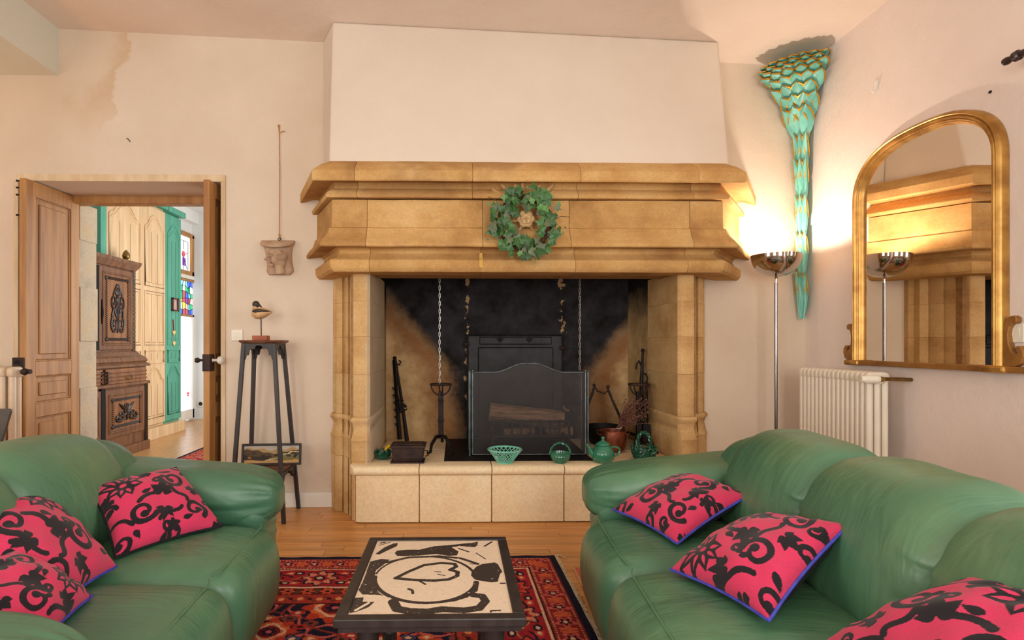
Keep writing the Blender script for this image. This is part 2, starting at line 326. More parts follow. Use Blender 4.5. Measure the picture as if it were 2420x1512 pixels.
# ------------------------------------------------------------------ mesh builder
class MB:
    def __init__(s): s.v = []; s.f = []
    def add(s, vs, fs, T=None):
        k = len(s.v)
        s.v += [tuple(T @ Vector(p)) for p in vs] if T else [tuple(p) for p in vs]
        s.f += [tuple(i + k for i in f) for f in fs]; return s
    def box(s, x0, x1, y0, y1, z0, z1, T=None):
        return s.add([(x0, y0, z0), (x1, y0, z0), (x1, y1, z0), (x0, y1, z0), (x0, y0, z1), (x1, y0, z1), (x1, y1, z1), (x0, y1, z1)],
                     [(0, 3, 2, 1), (4, 5, 6, 7), (0, 1, 5, 4), (1, 2, 6, 5), (2, 3, 7, 6), (3, 0, 4, 7)], T)
    def loft(s, rings, cap=True, closed=True, loop=False, T=None):
        n = len(rings[0]); vs = [p for r in rings for p in r]; fs = []
        R = len(rings)
        for a in range(R if loop else R - 1):
            b = (a + 1) % R
            for i in range(n if closed else n - 1):
                j = (i + 1) % n
                fs.append((a * n + i, a * n + j, b * n + j, b * n + i))
        if cap and closed and not loop:
            fs.append(tuple(range(n))[::-1]); fs.append(tuple((R - 1) * n + i for i in range(n)))
        return s.add(vs, fs, T)
    def prism(s, poly, z0, z1, T=None):
        return s.loft([[(x, y, z0) for x, y in poly], [(x, y, z1) for x, y in poly]], T=T)
    def lathe(s, prof, n=24, T=None, cap=True):
        return s.loft([[(r * math.cos(2 * PI * i / n), r * math.sin(2 * PI * i / n), z) for i in range(n)] for r, z in prof], cap=cap, T=T)
    def tube(s, pts, r, n=8, loop=False, T=None, flat=1.0):
        P = [Vector(p) for p in pts]; R = r if isinstance(r, (list, tuple)) else [r] * len(P)
        rings = []; up = None; L = len(P)
        for i in range(L):
            t = (P[(i + 1) % L] - P[i - 1]) if loop else (P[min(i + 1, L - 1)] - P[max(i - 1, 0)])
            t.normalize()
            if up is None:
                up = Vector((0, 0, 1)) if abs(t.z) < .9 else Vector((1, 0, 0))
            a = t.cross(up)
            if a.length < 1e-5: a = t.cross(Vector((0, 1, 0)))
            a.normalize(); up = a.cross(t).normalized()
            rings.append([tuple(P[i] + a * (R[i] * math.cos(2 * PI * k / n)) + up * (R[i] * flat * math.sin(2 * PI * k / n))) for k in range(n)])
        return s.loft(rings, loop=loop, T=T)
    def ball(s, c, r, n=10, m=7, T=None):
        if not isinstance(r, (list, tuple)): r = (r, r, r)
        rings = []
        for j in range(m + 1):
            t = -PI / 2 + PI * min(max(j / m, .02), .98)
            rings.append([(c[0] + r[0] * math.cos(t) * math.cos(2 * PI * i / n), c[1] + r[1] * math.cos(t) * math.sin(2 * PI * i / n), c[2] + r[2] * math.sin(t)) for i in range(n)])
        return s.loft(rings, T=T)
    def puff(s, c, h, e=4, n=12, fn=None, T=None, ex=None):
        """rounded upholstery block: a cube sphere under a p-norm"""
        vs = {}; out = []; fs = []
        def vid(p):
            k = tuple(round(x, 5) for x in p)
            if k not in vs:
                q = Vector(p); ee = ex or e; w = (abs(q.x) ** ee + (abs(q.y) ** e + abs(q.z) ** e) ** (ee / e)) ** (1 / ee); q = q / w
                r = Vector((c[0] + h[0] * q.x, c[1] + h[1] * q.y, c[2] + h[2] * q.z))
                if fn: r = Vector(fn(r, q))
                vs[k] = len(out); out.append(r)
            return vs[k]
        g = [-1 + 2 * i / n for i in range(n + 1)]; g = [math.copysign(abs(x) ** .8, x) for x in g]
        for ax in range(3):
            for sg in (-1, 1):
                for i in range(n):
                    for j in range(n):
                        q = []
                        for a, b in ((i, j), (i + 1, j), (i + 1, j + 1), (i, j + 1)):
                            p = [0, 0, 0]; p[ax] = sg; p[(ax + 1) % 3] = g[a]; p[(ax + 2) % 3] = g[b]; q.append(vid(p))
                        fs.append(tuple(q) if sg > 0 else tuple(q[::-1]))
        return s.add(out, fs, T)
    def build(s, name, m, parent=None, smooth=35, bevel=0, seg=2, local=False, data=None, kind=None, label=None):
        me = data
        if me is None:
            me = bpy.data.meshes.new(name); me.from_pydata(s.v, [], s.f); me.update()
            me.materials.append(M[m] if isinstance(m, str) else m)
            if smooth:
                me.polygons.foreach_set('use_smooth', [True] * len(me.polygons)); me.set_sharp_from_angle(angle=math.radians(smooth))
        o = bpy.data.objects.new(name, me); COL.objects.link(o)
        if parent:
            o.parent = parent
            if not local: o.matrix_parent_inverse = world_of(parent).inverted()
        if bevel:
            b = o.modifiers.new('bevel', 'BEVEL'); b.width = bevel; b.segments = seg; b.limit_method = 'ANGLE'; b.angle_limit = math.radians(40)
        if kind: o['kind'] = kind
        if label: o['label'] = label
        return o
def world_of(o):
    m = o.matrix_basis.copy()
    if o.parent: m = world_of(o.parent) @ o.matrix_parent_inverse @ m
    return m
def tag(o, label, cat, group=None):
    o['label'] = label; o['category'] = cat
    if group: o['group'] = group
    return o
def thing(name, label, cat, loc=(0, 0, 0), rz=0, group=None):
    o = bpy.data.objects.new(name, None); COL.objects.link(o); o.empty_display_size = .05
    o.location = loc; o.rotation_euler = (0, 0, rz)
    return tag(o, label, cat, group)
def struct(o): o['kind'] = 'structure'; return o
def sbase(name, loc=(0, 0, 0), rz=0):
    o = bpy.data.objects.new(name, None); COL.objects.link(o); o.location = loc; o.rotation_euler = (0, 0, rz); o['kind'] = 'structure'; return o
def link_copy(o, parent, loc=None, rot=None, scale=None, name=None):
    c = o.copy(); COL.objects.link(c); c.parent = parent; c.matrix_parent_inverse = Matrix.Identity(4)
    if loc is not None: c.location = loc
    if rot is not None: c.rotation_euler = rot
    if scale is not None: c.scale = scale
    return c
def spiral(cx, cy, r0, r1, a0, turns, n=28):
    out = []
    for i in range(n + 1):
        t = i / n; r = r0 + (r1 - r0) * t; a = a0 + turns * 2 * PI * t
        out.append((cx + r * math.cos(a), cy + r * math.sin(a)))
    return out
def bez(p0, p1, p2, p3, n=14):
    out = []
    for i in range(n + 1):
        t = i / n; a = (1 - t) ** 3; b = 3 * t * (1 - t) ** 2; c = 3 * t * t * (1 - t); d = t ** 3
        out.append(tuple(a * w + b * x + c * y + d * z for w, x, y, z in zip(p0, p1, p2, p3)))
    return out
def sm(a, b, x): t = min(max((x - a) / (b - a), 0), 1); return t * t * (3 - 2 * t)

# ------------------------------------------------------------------ painting flat prints onto a fine grid (numpy masks)
def d_stroke(U, V, pts, w0, w1=None):
    """1 inside a stroke whose half width runs from w0 to w1"""
    w1 = w0 if w1 is None else w1; hit = np.zeros(U.shape, bool); n = len(pts) - 1
    for i in range(n):
        (ax, ay), (bx, by) = pts[i], pts[i + 1]; w = w0 + (w1 - w0) * (i + .5) / n
        box = (U > min(ax, bx) - w) & (U < max(ax, bx) + w) & (V > min(ay, by) - w) & (V < max(ay, by) + w)
        if not box.any(): continue
        u = U[box]; v = V[box]; dx, dy = bx - ax, by - ay; L = dx * dx + dy * dy + 1e-12
        t = np.clip(((u - ax) * dx + (v - ay) * dy) / L, 0, 1)
        hit[box] |= (u - ax - t * dx) ** 2 + (v - ay - t * dy) ** 2 < w * w
    return hit
def d_poly(U, V, pts):
    ins = np.zeros(U.shape, bool); n = len(pts)
    for i in range(n):
        (ax, ay), (bx, by) = pts[i], pts[(i + 1) % n]
        if ay == by: continue
        c = ((ay > V) != (by > V)) & (U < (bx - ax) * (V - ay) / (by - ay) + ax); ins ^= c
    return ins
def leafpts(x, y, a, L, w, n=10, tip=1.0):
    up = []; dn = []
    for i in range(n + 1):
        t = i / n; h = w * math.sin(PI * t ** .75) * (1 - .25 * t)
        px, py = t * L, h
        up.append((x + px * math.cos(a) - py * math.sin(a), y + px * math.sin(a) + py * math.cos(a)))
        dn.append((x + px * math.cos(a) + py * math.sin(a), y + px * math.sin(a) - py * math.cos(a)))
    return up + dn[::-1]
def grid_obj(name, P, C, m, parent=None, local=False):
    """P (ny,nx,3) points, C (ny,nx,3) linear colours"""
    ny, nx = P.shape[:2]; me = bpy.data.meshes.new(name)
    idx = np.arange(nx * ny).reshape(ny, nx)
    q = np.stack([idx[:-1, :-1], idx[:-1, 1:], idx[1:, 1:], idx[1:, :-1]], -1).reshape(-1, 4)
    nq = len(q); me.vertices.add(nx * ny); me.loops.add(nq * 4); me.polygons.add(nq)
    me.vertices.foreach_set('co', P.astype(np.float32).ravel())
    me.loops.foreach_set('vertex_index', q.astype(np.int32).ravel())
    me.polygons.foreach_set('loop_start', np.arange(0, nq * 4, 4, dtype=np.int32))
    me.polygons.foreach_set('use_smooth', np.ones(nq, bool)); me.update(calc_edges=True)
    at = me.color_attributes.new('Col', 'FLOAT_COLOR', 'POINT')
    at.data.foreach_set('color', np.concatenate([C, np.ones((ny, nx, 1))], -1).astype(np.float32).ravel())
    me.materials.append(M[m]); o = bpy.data.objects.new(name, me); COL.objects.link(o)
    if parent:
        o.parent = parent
        if not local: o.matrix_parent_inverse = world_of(parent).inverted()
    return o

# ================================================================== THE ROOM
FLOOR_X0, FLOOR_X1 = XL, XR + .3
fl = MB().box(XL, XR + .3, YB - .3, .42, -.12, -.022).build('floor', 'floor_base'); struct(fl)
# floor boards laid across the room, one object each where the photograph lets them be told apart
PW = .062; y = -1.92
plank_meshes = {}
while y < 0:
    x = XL - random.random() * .8
    y1 = min(y + PW, 0)
    while x < XR:
        L = random.uniform(.55, 1.25); xe = min(x + L, XR)
        if xe - x > .1:
            o = MB().box(-(xe - x) / 2 + .0012, (xe - x) / 2 - .0012, -(y1 - y) / 2 + .001, (y1 - y) / 2 - .001, -.02, 0).build('plank', 'plank', fl, smooth=0, local=True)
            o.location = ((x + xe) / 2, (y + y1) / 2, random.uniform(-.0009, 0))
        x = xe
    y += PW
def ztop(x0, x1): return (zc(x0), zc(x1))
def wall_seg(mb, x0, x1, z0=0, z1=None, y0=0, y1=.42):
    a, b = ztop(x0, x1) if z1 is None else (z1, z1)
    return mb.add([(x0, y0, z0), (x1, y0, z0), (x1, y1, z0), (x0, y1, z0), (x0, y0, a), (x1, y0, b), (x1, y1, b), (x0, y1, a)],
                  [(0, 3, 2, 1), (4, 5, 6, 7), (0, 1, 5, 4), (1, 2, 6, 5), (2, 3, 7, 6), (3, 0, 4, 7)])
DX0, DX1 = -2.87, atY(523, 700, 0).x        # door opening
DZ = atY(400, 430, 0).z
FX0, FX1 = -.53, 1.37                        # firebox opening
w = MB(); wall_seg(w, XL, DX0); wall_seg(w, DX0, DX1, DZ); wall_seg(w, DX1, -.78); wall_seg(w, -.78, 1.62, 1.62); wall_seg(w, 1.62, XR)
wall_back = struct(w.build('wall_back', 'plaster', smooth=0))
w = MB()
def wall_x(mb, x0, x1, y0, y1, z0, z1): mb.box(x0, x1, y0, y1, z0, z1)
zr = zc(XR)
wall_x(w, XR, XR + .3, -2.8, .42, -.02, zr); wall_x(w, XR, XR + .3, -4.3, -2.8, -.02, .7); wall_x(w, XR, XR + .3, -4.3, -2.8, 2.2, zr); wall_x(w, XR, XR + .3, YB, -4.3, -.02, zr)
struct(w.build('wall_right', 'plaster_right', smooth=0))
w = MB(); zl = zc(XL)
w.box(XL - .3, XL, -2.7, .42, -.02, zl).box(XL - .3, XL, YB, -4.5, -.02, zl).box(XL - .3, XL, -4.5, -2.7, -.02, .6).box(XL - .3, XL, -4.5, -2.7, 2.5, zl)
struct(w.build('wall_left', 'plaster', smooth=0))
w = MB()
for x0, x1, z0, z1 in ((XL, -2.55, 0, 2.9), (-1.25, .25, 0, 2.9), (1.55, XR, 0, 2.9), (-2.55, -1.25, 0, .6), (-2.55, -1.25, 2.5, 2.9), (.25, 1.55, 0, .6), (.25, 1.55, 2.5, 2.9)):
    w.box(x0, x1, YB - .3, YB, z0, z1 if z1 < 2.9 else zc(x1))
struct(w.build('wall_front', 'plaster', smooth=0))
def window_frame(name, x0, x1, z0, z1, yy, along='x'):
    mb = MB(); t = .05
    def bb(a0, a1, c0, c1):
        if along == 'x': mb.box(a0, a1, yy - .03, yy + .03, c0, c1)
        else: mb.box(yy - .03, yy + .03, a0, a1, c0, c1)
    bb(x0, x0 + t, z0, z1); bb(x1 - t, x1, z0, z1); bb(x0, x1, z0, z0 + t); bb(x0, x1, z1 - t, z1)
    xm = (x0 + x1) / 2; bb(xm - .03, xm + .03, z0, z1)
    for k in (1, 2): bb(x0, x1, z0 + (z1 - z0) * k / 3 - .015, z0 + (z1 - z0) * k / 3 + .015)
    return struct(mb.build(name, 'white_paint', smooth=0))
window_frame('window_1', -2.55, -1.25, .6, 2.5, YB - .05)
window_frame('window_2', .25, 1.55, .6, 2.5, YB - .05)
window_frame('window_3', -4.3, -2.8, .7, 2.2, XR + .15, 'y')
window_frame('added_window_6', -4.5, -2.7, .6, 2.5, XL - .15, 'y')  # unseen window added on the left wall for the fill light
# ceiling slab and the boxed beam at the left
c = MB(); za, zb = zc(XL), zc(XR + .3)
c.add([(XL, YB, za), (XR + .3, YB, zb), (XR + .3, .42, zb), (XL, .42, za), (XL, YB, za + .12), (XR + .3, YB, zb + .12), (XR + .3, .42, zb + .12), (XL, .42, za + .12)],
      [(0, 1, 2, 3)[::-1], (4, 5, 6, 7), (0, 1, 5, 4), (1, 2, 6, 5), (2, 3, 7, 6), (3, 0, 4, 7)])
struct(c.build('ceiling', 'ceiling', smooth=0))
BX = atY(139.5, 178.5, 0).x; BZ = atY(139.5, 178.5, 0).z
b = MB(); wall_seg(b, XL, BX, BZ, None, YB, 0)
struct(b.build('trim_1', 'beam', smooth=0))

# chimney hood: plaster box that leans back towards the ceiling
HT = 2.147
hz0 = HT
tl, tr = zc(-.77), zc(1.64)
h = MB().loft([[(-.88, 0, hz0), (-.748, -.435, hz0), (1.62, -.435, hz0), (1.80, 0, hz0)],
               [(-.885, 0, zc(-.885)), (-.766, -.25, tl), (1.642, -.25, tr), (1.76, 0, zc(1.76))]])
struct(h.build('wall_chimney', 'plaster_breast', smooth=0, bevel=.012))

# baseboard at the left of the fireplace, a moulded frame strip round the door
bz = atY(740, 1162, 0).z
struct(MB().box(DX1 + .06, -.822, -.02, 0, 0, bz).build('baseboard_left', 'white_paint', smooth=0, bevel=.004))
struct(MB().box(1.68, XR, -.02, 0, 0, bz).build('baseboard_right', 'white_paint', smooth=0, bevel=.004))
t = MB(); ft = atY(300, 413, 0).z
t.box(DX0 - .012, DX1 + .03, -.012, 0, DZ, ft); t.box(DX1, DX1 + .03, -.012, 0, 0, DZ); t.box(DX0 - .03, DX0, -.012, 0, 0, DZ)
struct(t.build('trim_2', 'frame_paint', smooth=0, bevel=.003))
# reveal back frame: inner lintel, jambs
t = MB(); Z2 = atY(330, 485, .42).z
t.box(DX0, DX1, .36, .46, Z2, DZ); t.box(DX1 - .05, DX1, .38, .46, 0, Z2); t.box(DX0, DX0 + .04, .40, .46, 0, Z2)
struct(t.build('trim_3', 'pine', smooth=0, bevel=.004))
# rough stone jamb showing behind the left leaf
j = MB(); jx0 = atY(186, 700, .47).x; jx1 = atY(221, 700, .62).x
pts = [(DX0 - .2, .46), (jx0 + .012, .46), (jx1, .60), (jx1, .66), (DX0 - .2, .66)]
zz = [0, .35, .75, 1.1, 1.5, 1.85, 2.12]
for a, b2 in zip(zz[:-1], zz[1:]):
    pass
jb = sbase('trim_4')
for k, (a, b2) in enumerate(zip(zz[:-1], zz[1:])):
    dx = [.0, .006, -.004, .008, -.003, .004][k]
    MB().prism([(x + (dx if i in (1, 2, 3) else 0), yv) for i, (x, yv) in enumerate(pts)], a, b2).build('stone', 'old_stone', jb, smooth=0, bevel=.002)

# ------------------------------------------------------------------ the two pine door leaves (open into the room)
def door_leaf(name, x_in, x_out, y_near, y_far, panels, zb=.01, zt=2.14):
    """leaf lies in the plane x = const; x_in is the face we see"""
    d = sbase(name, ((x_in + x_out) / 2, y_far, 0))
    sg = 1 if x_in > x_out else -1
    lo, hi = min(x_in, x_out), max(x_in, x_out); st = .085
    yn, yf = min(y_near, y_far), max(y_near, y_far)
    for y0, y1 in ((yn, yn + st), (yf - st, yf)):
        MB().box(lo, hi, y0, y1, zb, zt).build('stile', 'pine', d, smooth=0, bevel=.004)
    zs = [zb] + [z for p in panels for z in p] + [zt]
    for k in range(0, len(zs), 2):
        MB().box(lo, hi, yn + st, yf - st, zs[k], zs[k + 1]).build('rail', 'pine', d, smooth=0, bevel=.003)
    for z0, z1 in panels:
        p = MB().box(lo + .013, hi - .013, yn + st, yf - st, z0, z1)
        po = p.build('panel', 'pine_panel', d, smooth=0)
        f = MB().box(min(x_in - sg * .011, x_in - sg * .016), max(x_in - sg * .004, x_in - sg * .016), yn + st + .045, yf - st - .045, z0 + .045, z1 - .045)
        f.build('raised_field', 'pine_panel', po, smooth=0, bevel=.005, seg=1)
        mo = MB()                                                    # ogee moulding round each panel
        for a in (0, .012):
            r = .006 if a == 0 else .004; xx = x_in - sg * (.004 + a * .5)
            c4 = [(xx, yn + st + a, z0 + a), (xx, yf - st - a, z0 + a), (xx, yf - st - a, z1 - a), (xx, yn + st + a, z1 - a)]
            for q in range(4): mo.tube([c4[q], c4[(q + 1) % 4]], r, 6)
        mo.build('moulding', 'pine', po)
    return d
lx = atY(188, 700, .42).x
leaf = door_leaf('door_1', lx, lx - .04, -.10, .42, [(.12, .60), (.69, .87), (.965, 2.045)])
ln = atY(46, 865, -.10)
lk = MB().box(lx - .075, lx - .005, -.115, -.10, ln.z - .055, ln.z + .055).build('lock_plate', 'iron_rust', leaf, smooth=0, bevel=.003)
for dz in (-.02, .025): MB().box(lx - .062, lx - .03, -.119, -.114, ln.z + dz - .011, ln.z + dz + .011).build('keeper_hole', 'black', lk, smooth=0)
for v in (427, 443, 460, 508): 
    p = atY(50, v, -.09); MB().tube([(lx - .04, -.09, p.z), (lx - .06, -.09, p.z)], .004, 6).ball((lx - .062, -.09, p.z), .007, 8, 5).build('hook_pin', 'iron', leaf)
rx = atY(495, 600, -.09).x
leaf = door_leaf('door_2', rx, rx - .04, -.09, .40, [(.12, .60), (.69, .87), (.965, 2.045)])
kz = atY(490, 857, -.09).z
lk = MB().box(rx - .045, rx + .004, -.094, -.02, kz - .055, kz + .055).build('lock_case', 'iron_rust', leaf, smooth=0, bevel=.003)
MB().lathe([(.004, 0), (.012, .004), (.007, .012), (.009, .03), (.024, .042), (.027, .055), (.02, .068), (.004, .073)], 20, Matrix.Translation((rx + .003, -.055, kz + .015)) @ Matrix.Rotation(PI / 2, 4, 'Y')).build('knob', 'white_paint', lk, label='white porcelain knob')
MB().lathe([(.004, 0), (.012, .004), (.007, .012), (.008, .03), (.018, .045), (.015, .06), (.003, .065)], 16, Matrix.Translation((rx - .045, -.055, kz + .015)) @ Matrix.Rotation(-PI / 2, 4, 'Y')).build('knob', 'iron_rust', lk)

# ================================================================== THE FIREPLACE
fp = thing('fireplace', 'great ochre limestone fireplace with moulded mantel, pilasters and raised hearth', 'fireplace', (.42, -.3, 0))
FLX, FRX, FY = atY(784.5, 500, -.43).x, atY(1707.6, 500, -.43).x, -.43
BLX, BRX = atY(749.5, 567, 0).x, atY(1747, 560, 0).x
def zY(v, dlt): return atY(1000, v, FY - dlt).z
# profile of the mantel from the bottom up: (projection, height)
low = [(-.012, zY(642, 0)), (.004, zY(636, 0)), (.010, zY(629, 0)), (.012, zY(615, 0)), (.004, zY(612, 0)), (-.022, zY(607, 0)), (-.044, zY(596, 0)), (-.036, zY(587, 0)), (-.02, zY(583.6, 0))]
mid = [(-.02, zY(583.5, 0)), (.060, zY(583, .06)), (.066, zY(580, .06)), (.066, zY(574, .06)), (.052, zY(565, .05)), (.030, zY(556, .03)), (.018, zY(547, 0)), (.016, zY(540, 0)), (.002, zY(538, 0)), (0, zY(472, 0))]
top = [(.010, zY(470, 0)), (.028, zY(467, .03)), (.033, zY(460, .03)), (.026, zY(454, .03)), (.008, zY(450, 0)), (-.010, zY(445, 0)), (-.016, zY(438, 0)), (-.006, zY(431, 0)), (.02, zY(427.5, .03)), (.100, zY(428, .1)), (.105, zY(424, .1)), (.104, zY(403, .1)), (.085, zY(397, .08)), (.058, zY(390, .05)), (.040, zY(387, .04)), (.014, zY(382.5, .01)), (-.02, zY(381, 0))]
def st_back(d, left): return ((BLX - 1.07 * d) if left else (BRX + 1.07 * d), 0.0)
def st_corner(d, left): return ((FLX - .87 * d) if left else (FRX + .87 * d), FY - d)
def st_front(d, x): return (x, FY - d)
def ring(prof, f, wob=0):
    inner = -.16
    r = [(*f(d), z) for d, z in prof]
    return r + [(*f(inner), prof[-1][1]), (*f(inner), prof[0][1])]
def course(prof, cuts, name='mantel_stone', gap=.0007):
    stones = []
    xs = cuts
    MB_ = MB().loft([ring(prof, lambda d: st_back(d, True)), ring(prof, lambda d: st_corner(d, True)), ring(prof, lambda d: st_front(d, xs[0] - gap))])
    stones.append(MB_)
    for a, b2 in zip(xs[:-1], xs[1:]):
        n = 5; L = []
        for k in range(n + 1):
            x = a + gap + (b2 - a - 2 * gap) * k / n; jx = 0 if k in (0, n) else random.uniform(-.0012, .0012)
            L.append(ring([(d + jx, z + jx) for d, z in prof], lambda d: st_front(d, x)))
        stones.append(MB().loft(L))
    stones.append(MB().loft([ring(prof, lambda d: st_front(d, xs[-1] + gap)), ring(prof, lambda d: st_corner(d, False)), ring(prof, lambda d: st_back(d, False))]))
    for s in stones: s.build(name, 'stone', fp, smooth=28, bevel=.0022, seg=1)
def uX(u, yy=FY): return atY(u, 600, yy).x
course(low, [uX(873), uX(1137), uX(1360), uX(1625)])
course(mid, [uX(868), uX(1140), uX(1345), uX(1630)])
course(top, [uX(845), uX(1116), uX(1364), uX(1635)])
# mortar core behind the joints, and a smear of yellow mortar in the lintel joint
MB().loft([[(BLX + .12, 0, low[0][1] + .01), (FLX + .10, FY + .085, low[0][1] + .01), (FRX - .10, FY + .085, low[0][1] + .01), (BRX - .12, 0, low[0][1] + .01)],
           [(BLX + .12, 0, top[-1][1] - .01), (FLX + .10, FY + .085, top[-1][1] - .01), (FRX - .10, FY + .085, top[-1][1] - .01), (BRX - .12, 0, top[-1][1] - .01)]]).build('mortar_core', 'mortar', fp, smooth=0)
x0 = uX(1137); MB().loft([[(x0 + sx * wv, FY - d - .002, z) for sx in (-1, 1)] + [(x0 + sx * wv, FY - d + .03, z) for sx in (1, -1)] for d, z, wv in
    [(low[0][0], low[0][1] + .002, .009), (.010, low[2][1], .010), (.012, low[3][1], .011), (-.012, low[5][1], .010), (-.022, low[6][1], .008)]]).build('mortar_patch', 'mortar_yellow', fp)
# antlers and a rose carved in relief behind the wreath
rel = MB(); ry = FY - .012
def rp(u, v, o=0): p = atY(u, v, ry - o); return tuple(p)
for pts, r in (([(1215, 500), (1200, 472), (1183, 458), (1163, 447)], .013), ([(1193, 465), (1196, 450), (1186, 436)], .012), ([(1200, 472), (1214, 462), (1219, 436)], .013),
               ([(1236, 470), (1234, 450), (1235, 433)], .012), ([(1268, 500), (1282, 470), (1292, 452), (1306, 437)], .013), ([(1283, 468), (1277, 450), (1272, 436)], .011),
               ([(1282, 470), (1296, 460), (1310, 452)], .009)):
    rel.tube([rp(u, v, .008) for u, v in pts], [r, r, r * .9, r * .8][:len(pts)], 8)
rel.build('carved_antlers', 'stone_jamb', fp)
rose = MB()
for k, (n, rr, rz_) in enumerate(((6, .040, .008), (5, .026, .018), (3, .013, .026))):
    for i in range(n):
        a = 2 * PI * i / n + k * .4; p = rp(1243, 517, .06 + rz_)
        rose.ball((p[0] + rr * .7 * math.cos(a), p[1], p[2] + rr * .7 * math.sin(a)), (rr * .62, .012, rr * .62), 10, 6)
for a in (-2.1, -1.0, -.2, 3.3): 
    p = rp(1243, 517, .05); rose.tube([(p[0] + .03 * math.cos(a), p[1], p[2] + .03 * math.sin(a)), (p[0] + .075 * math.cos(a), p[1] + .01, p[2] + .075 * math.sin(a))], [.014, .005], 8)
p = rp(1243, 517); rose.tube([(p[0], p[1] - .05, p[2]), (p[0], p[1] + .02, p[2])], .03, 10)
rose.build('carved_rose', 'stone_jamb', fp)

# jambs: stacked moulded stones, the mirror image on the right about x = MX
MX = .42
jamb = [(-.815, 0), (-.812, -.030), (-.785, -.045), (-.780, -.085), (-.757, -.100), (-.738, -.106), (-.730, -.088), (-.716, -.120), (-.700, -.156), (-.690, -.168), (-.682, -.150), (-.672, -.178), (-.655, -.218), (-.646, -.214),
        (-.645, -.262), (-.632, -.292), (-.612, -.303), (-.546, -.303), (-.530, -.288), (-.530, .40), (-.815, .40)]
def off(poly, d, keep=3):
    out = []
    n = len(poly)
    for i, (x, yv) in enumerate(poly):
        if i in (0, n - 1, n - 2): out.append((x - (d if i == 0 else 0), yv)); continue
        a = Vector(poly[i - 1]); b2 = Vector(poly[(i + 1) % n]); t = (b2 - a).normalized(); nn = Vector((-t.y, t.x)) * -1
        nn = Vector((t.y, -t.x)) if (Vector((t.y, -t.x)).dot(Vector((.3, -1))) > 0) else -Vector((t.y, -t.x))
        k = 1 if i < n - 3 else .5
        out.append((x + nn.x * d * k, yv + nn.y * d * k))
    return out
def jv(v): return atY(860, v, -.28).z
jz = [0, jv(1088), jv(985), jv(885), jv(796), jv(712), low[0][1] + .03]
for sgn in (1, -1):
    def mir(poly): return poly if sgn == 1 else [(2 * MX - x, yv) for x, yv in poly][::-1]
    MB().prism(mir(off(jamb, .010)), 0, jz[1] - .002).build('jamb_stone', 'stone_jamb', fp, smooth=30, bevel=.004)
    # moulded base
    bp = [(jz[1], .014), (jz[1] + .115, .014), (jz[1] + .128, .020), (jz[1] + .140, .012), (jz[1] + .168, .006), (jz[1] + .200, -.002), (jz[1] + .228, .006), (jz[1] + .240, .018), (jz[1] + .252, .020), (jz[1] + .264, .012), (jz[1] + .268, 0), (jz[2], 0)]
    bp = [(z if z < jz[2] else jz[2], d) for z, d in bp]
    MB().loft([[(x, yv, z) for x, yv in mir(off(jamb, d))] for z, d in bp]).build('jamb_base', 'stone_jamb', fp, smooth=40)
    for a, b2 in zip(jz[2:-1], jz[3:]):
        MB().prism(mir(off(jamb, random.uniform(-.001, .001))), a + .0006, b2).build('jamb_stone', 'stone_jamb', fp, smooth=30, bevel=.0015, seg=1)
    MB().prism(mir(off(jamb, -.008)), .02, jz[-1]).build('mortar_core', 'mortar', fp, smooth=0)

# firebox: back, sides, smoke chamber, hearth floor
BY = .60; HZ = .345
MB().box(FX0 - .1, FX1 + .1, BY, BY + .1, 0, 2.3).build('firebox_back', 'soot', fp, smooth=0)
xr_b = atY(1484, 800, BY).x
MB().loft([[(FX0 - .08, .40, z), (FX0, .40, z), (FX0 - .012, BY, z), (FX0 - .08, BY, z)] for z in (0, 2.3)]).build('firebox_side', 'soot_side', fp, smooth=0)
xs = atY(1533, 800, .27).x
MB().loft([[(xr_b, BY, z), (xs - .012, .27, z), (FX1, .26, z), (FX1 + .06, .40, z), (FX1 + .06, BY, z)] for z in (0, 2.3)]).build('firebox_side', 'soot_side', fp, smooth=0)
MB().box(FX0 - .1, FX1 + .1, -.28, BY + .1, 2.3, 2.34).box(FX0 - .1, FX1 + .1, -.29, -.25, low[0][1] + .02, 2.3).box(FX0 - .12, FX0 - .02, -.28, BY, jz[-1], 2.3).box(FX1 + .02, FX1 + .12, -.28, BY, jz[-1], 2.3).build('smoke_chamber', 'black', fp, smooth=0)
# raised hearth: front slabs, rounded nosing slabs, paving and an iron plate
BF = atY(991, 1236, 0).y if False else -.365
hx = [atY(u, 1180, BF).x for u in (833, 991, 1162, 1333)]; step = hx[3] - hx[2]
hx += [hx[3] + step, 2 * MX - hx[0]]
for i, (a, b2) in enumerate(zip(hx[:-1], hx[1:])):
    g = .003
    poly = [(a + g, BF), (b2 - g, BF), (b2 - g, BF + .10), (a + g, BF + .10)]
    if i == 0: poly = [(a, BF + .05), (a + .012, BF + .015), (a + .045, BF)] + poly[1:3] + [(a, BF + .10)]
    MB().prism(poly, .006, .288).build('hearth_slab', 'stone_pale', fp, smooth=30, bevel=.003)
    nr = []
    x0n, x1n = a + (.002 if i else -.02), b2 - .002 + (.02 if i == 4 else 0)
    pr = [(BF + .10, .290), (BF - .004, .290), (BF - .018, .296), (BF - .028, .310), (BF - .028, .326), (BF - .018, .341), (BF + .004, .348), (BF + .115, .349)]
    L = [[(x0n, yv, z) for yv, z in pr], [(x1n, yv, z) for yv, z in pr]]
    if i == 0: L = [[(x0n - .0, max(yv, BF + .03), z) for yv, z in pr], [(x0n + .03, yv, z) for yv, z in pr], L[1]]
    MB().loft(L).build('nosing_slab', 'stone_pale', fp, smooth=50, bevel=.003)
MB().box(hx[0] + .012, hx[-1] - .012, BF + .012, BF + .2, .01, .335).build('mortar_core', 'mortar', fp, smooth=0)
MB().box(hx[0] + .02, hx[0] + .05, BF + .05, -.1, 0, .33).build('hearth_cheek', 'stone_jamb', fp, smooth=0)
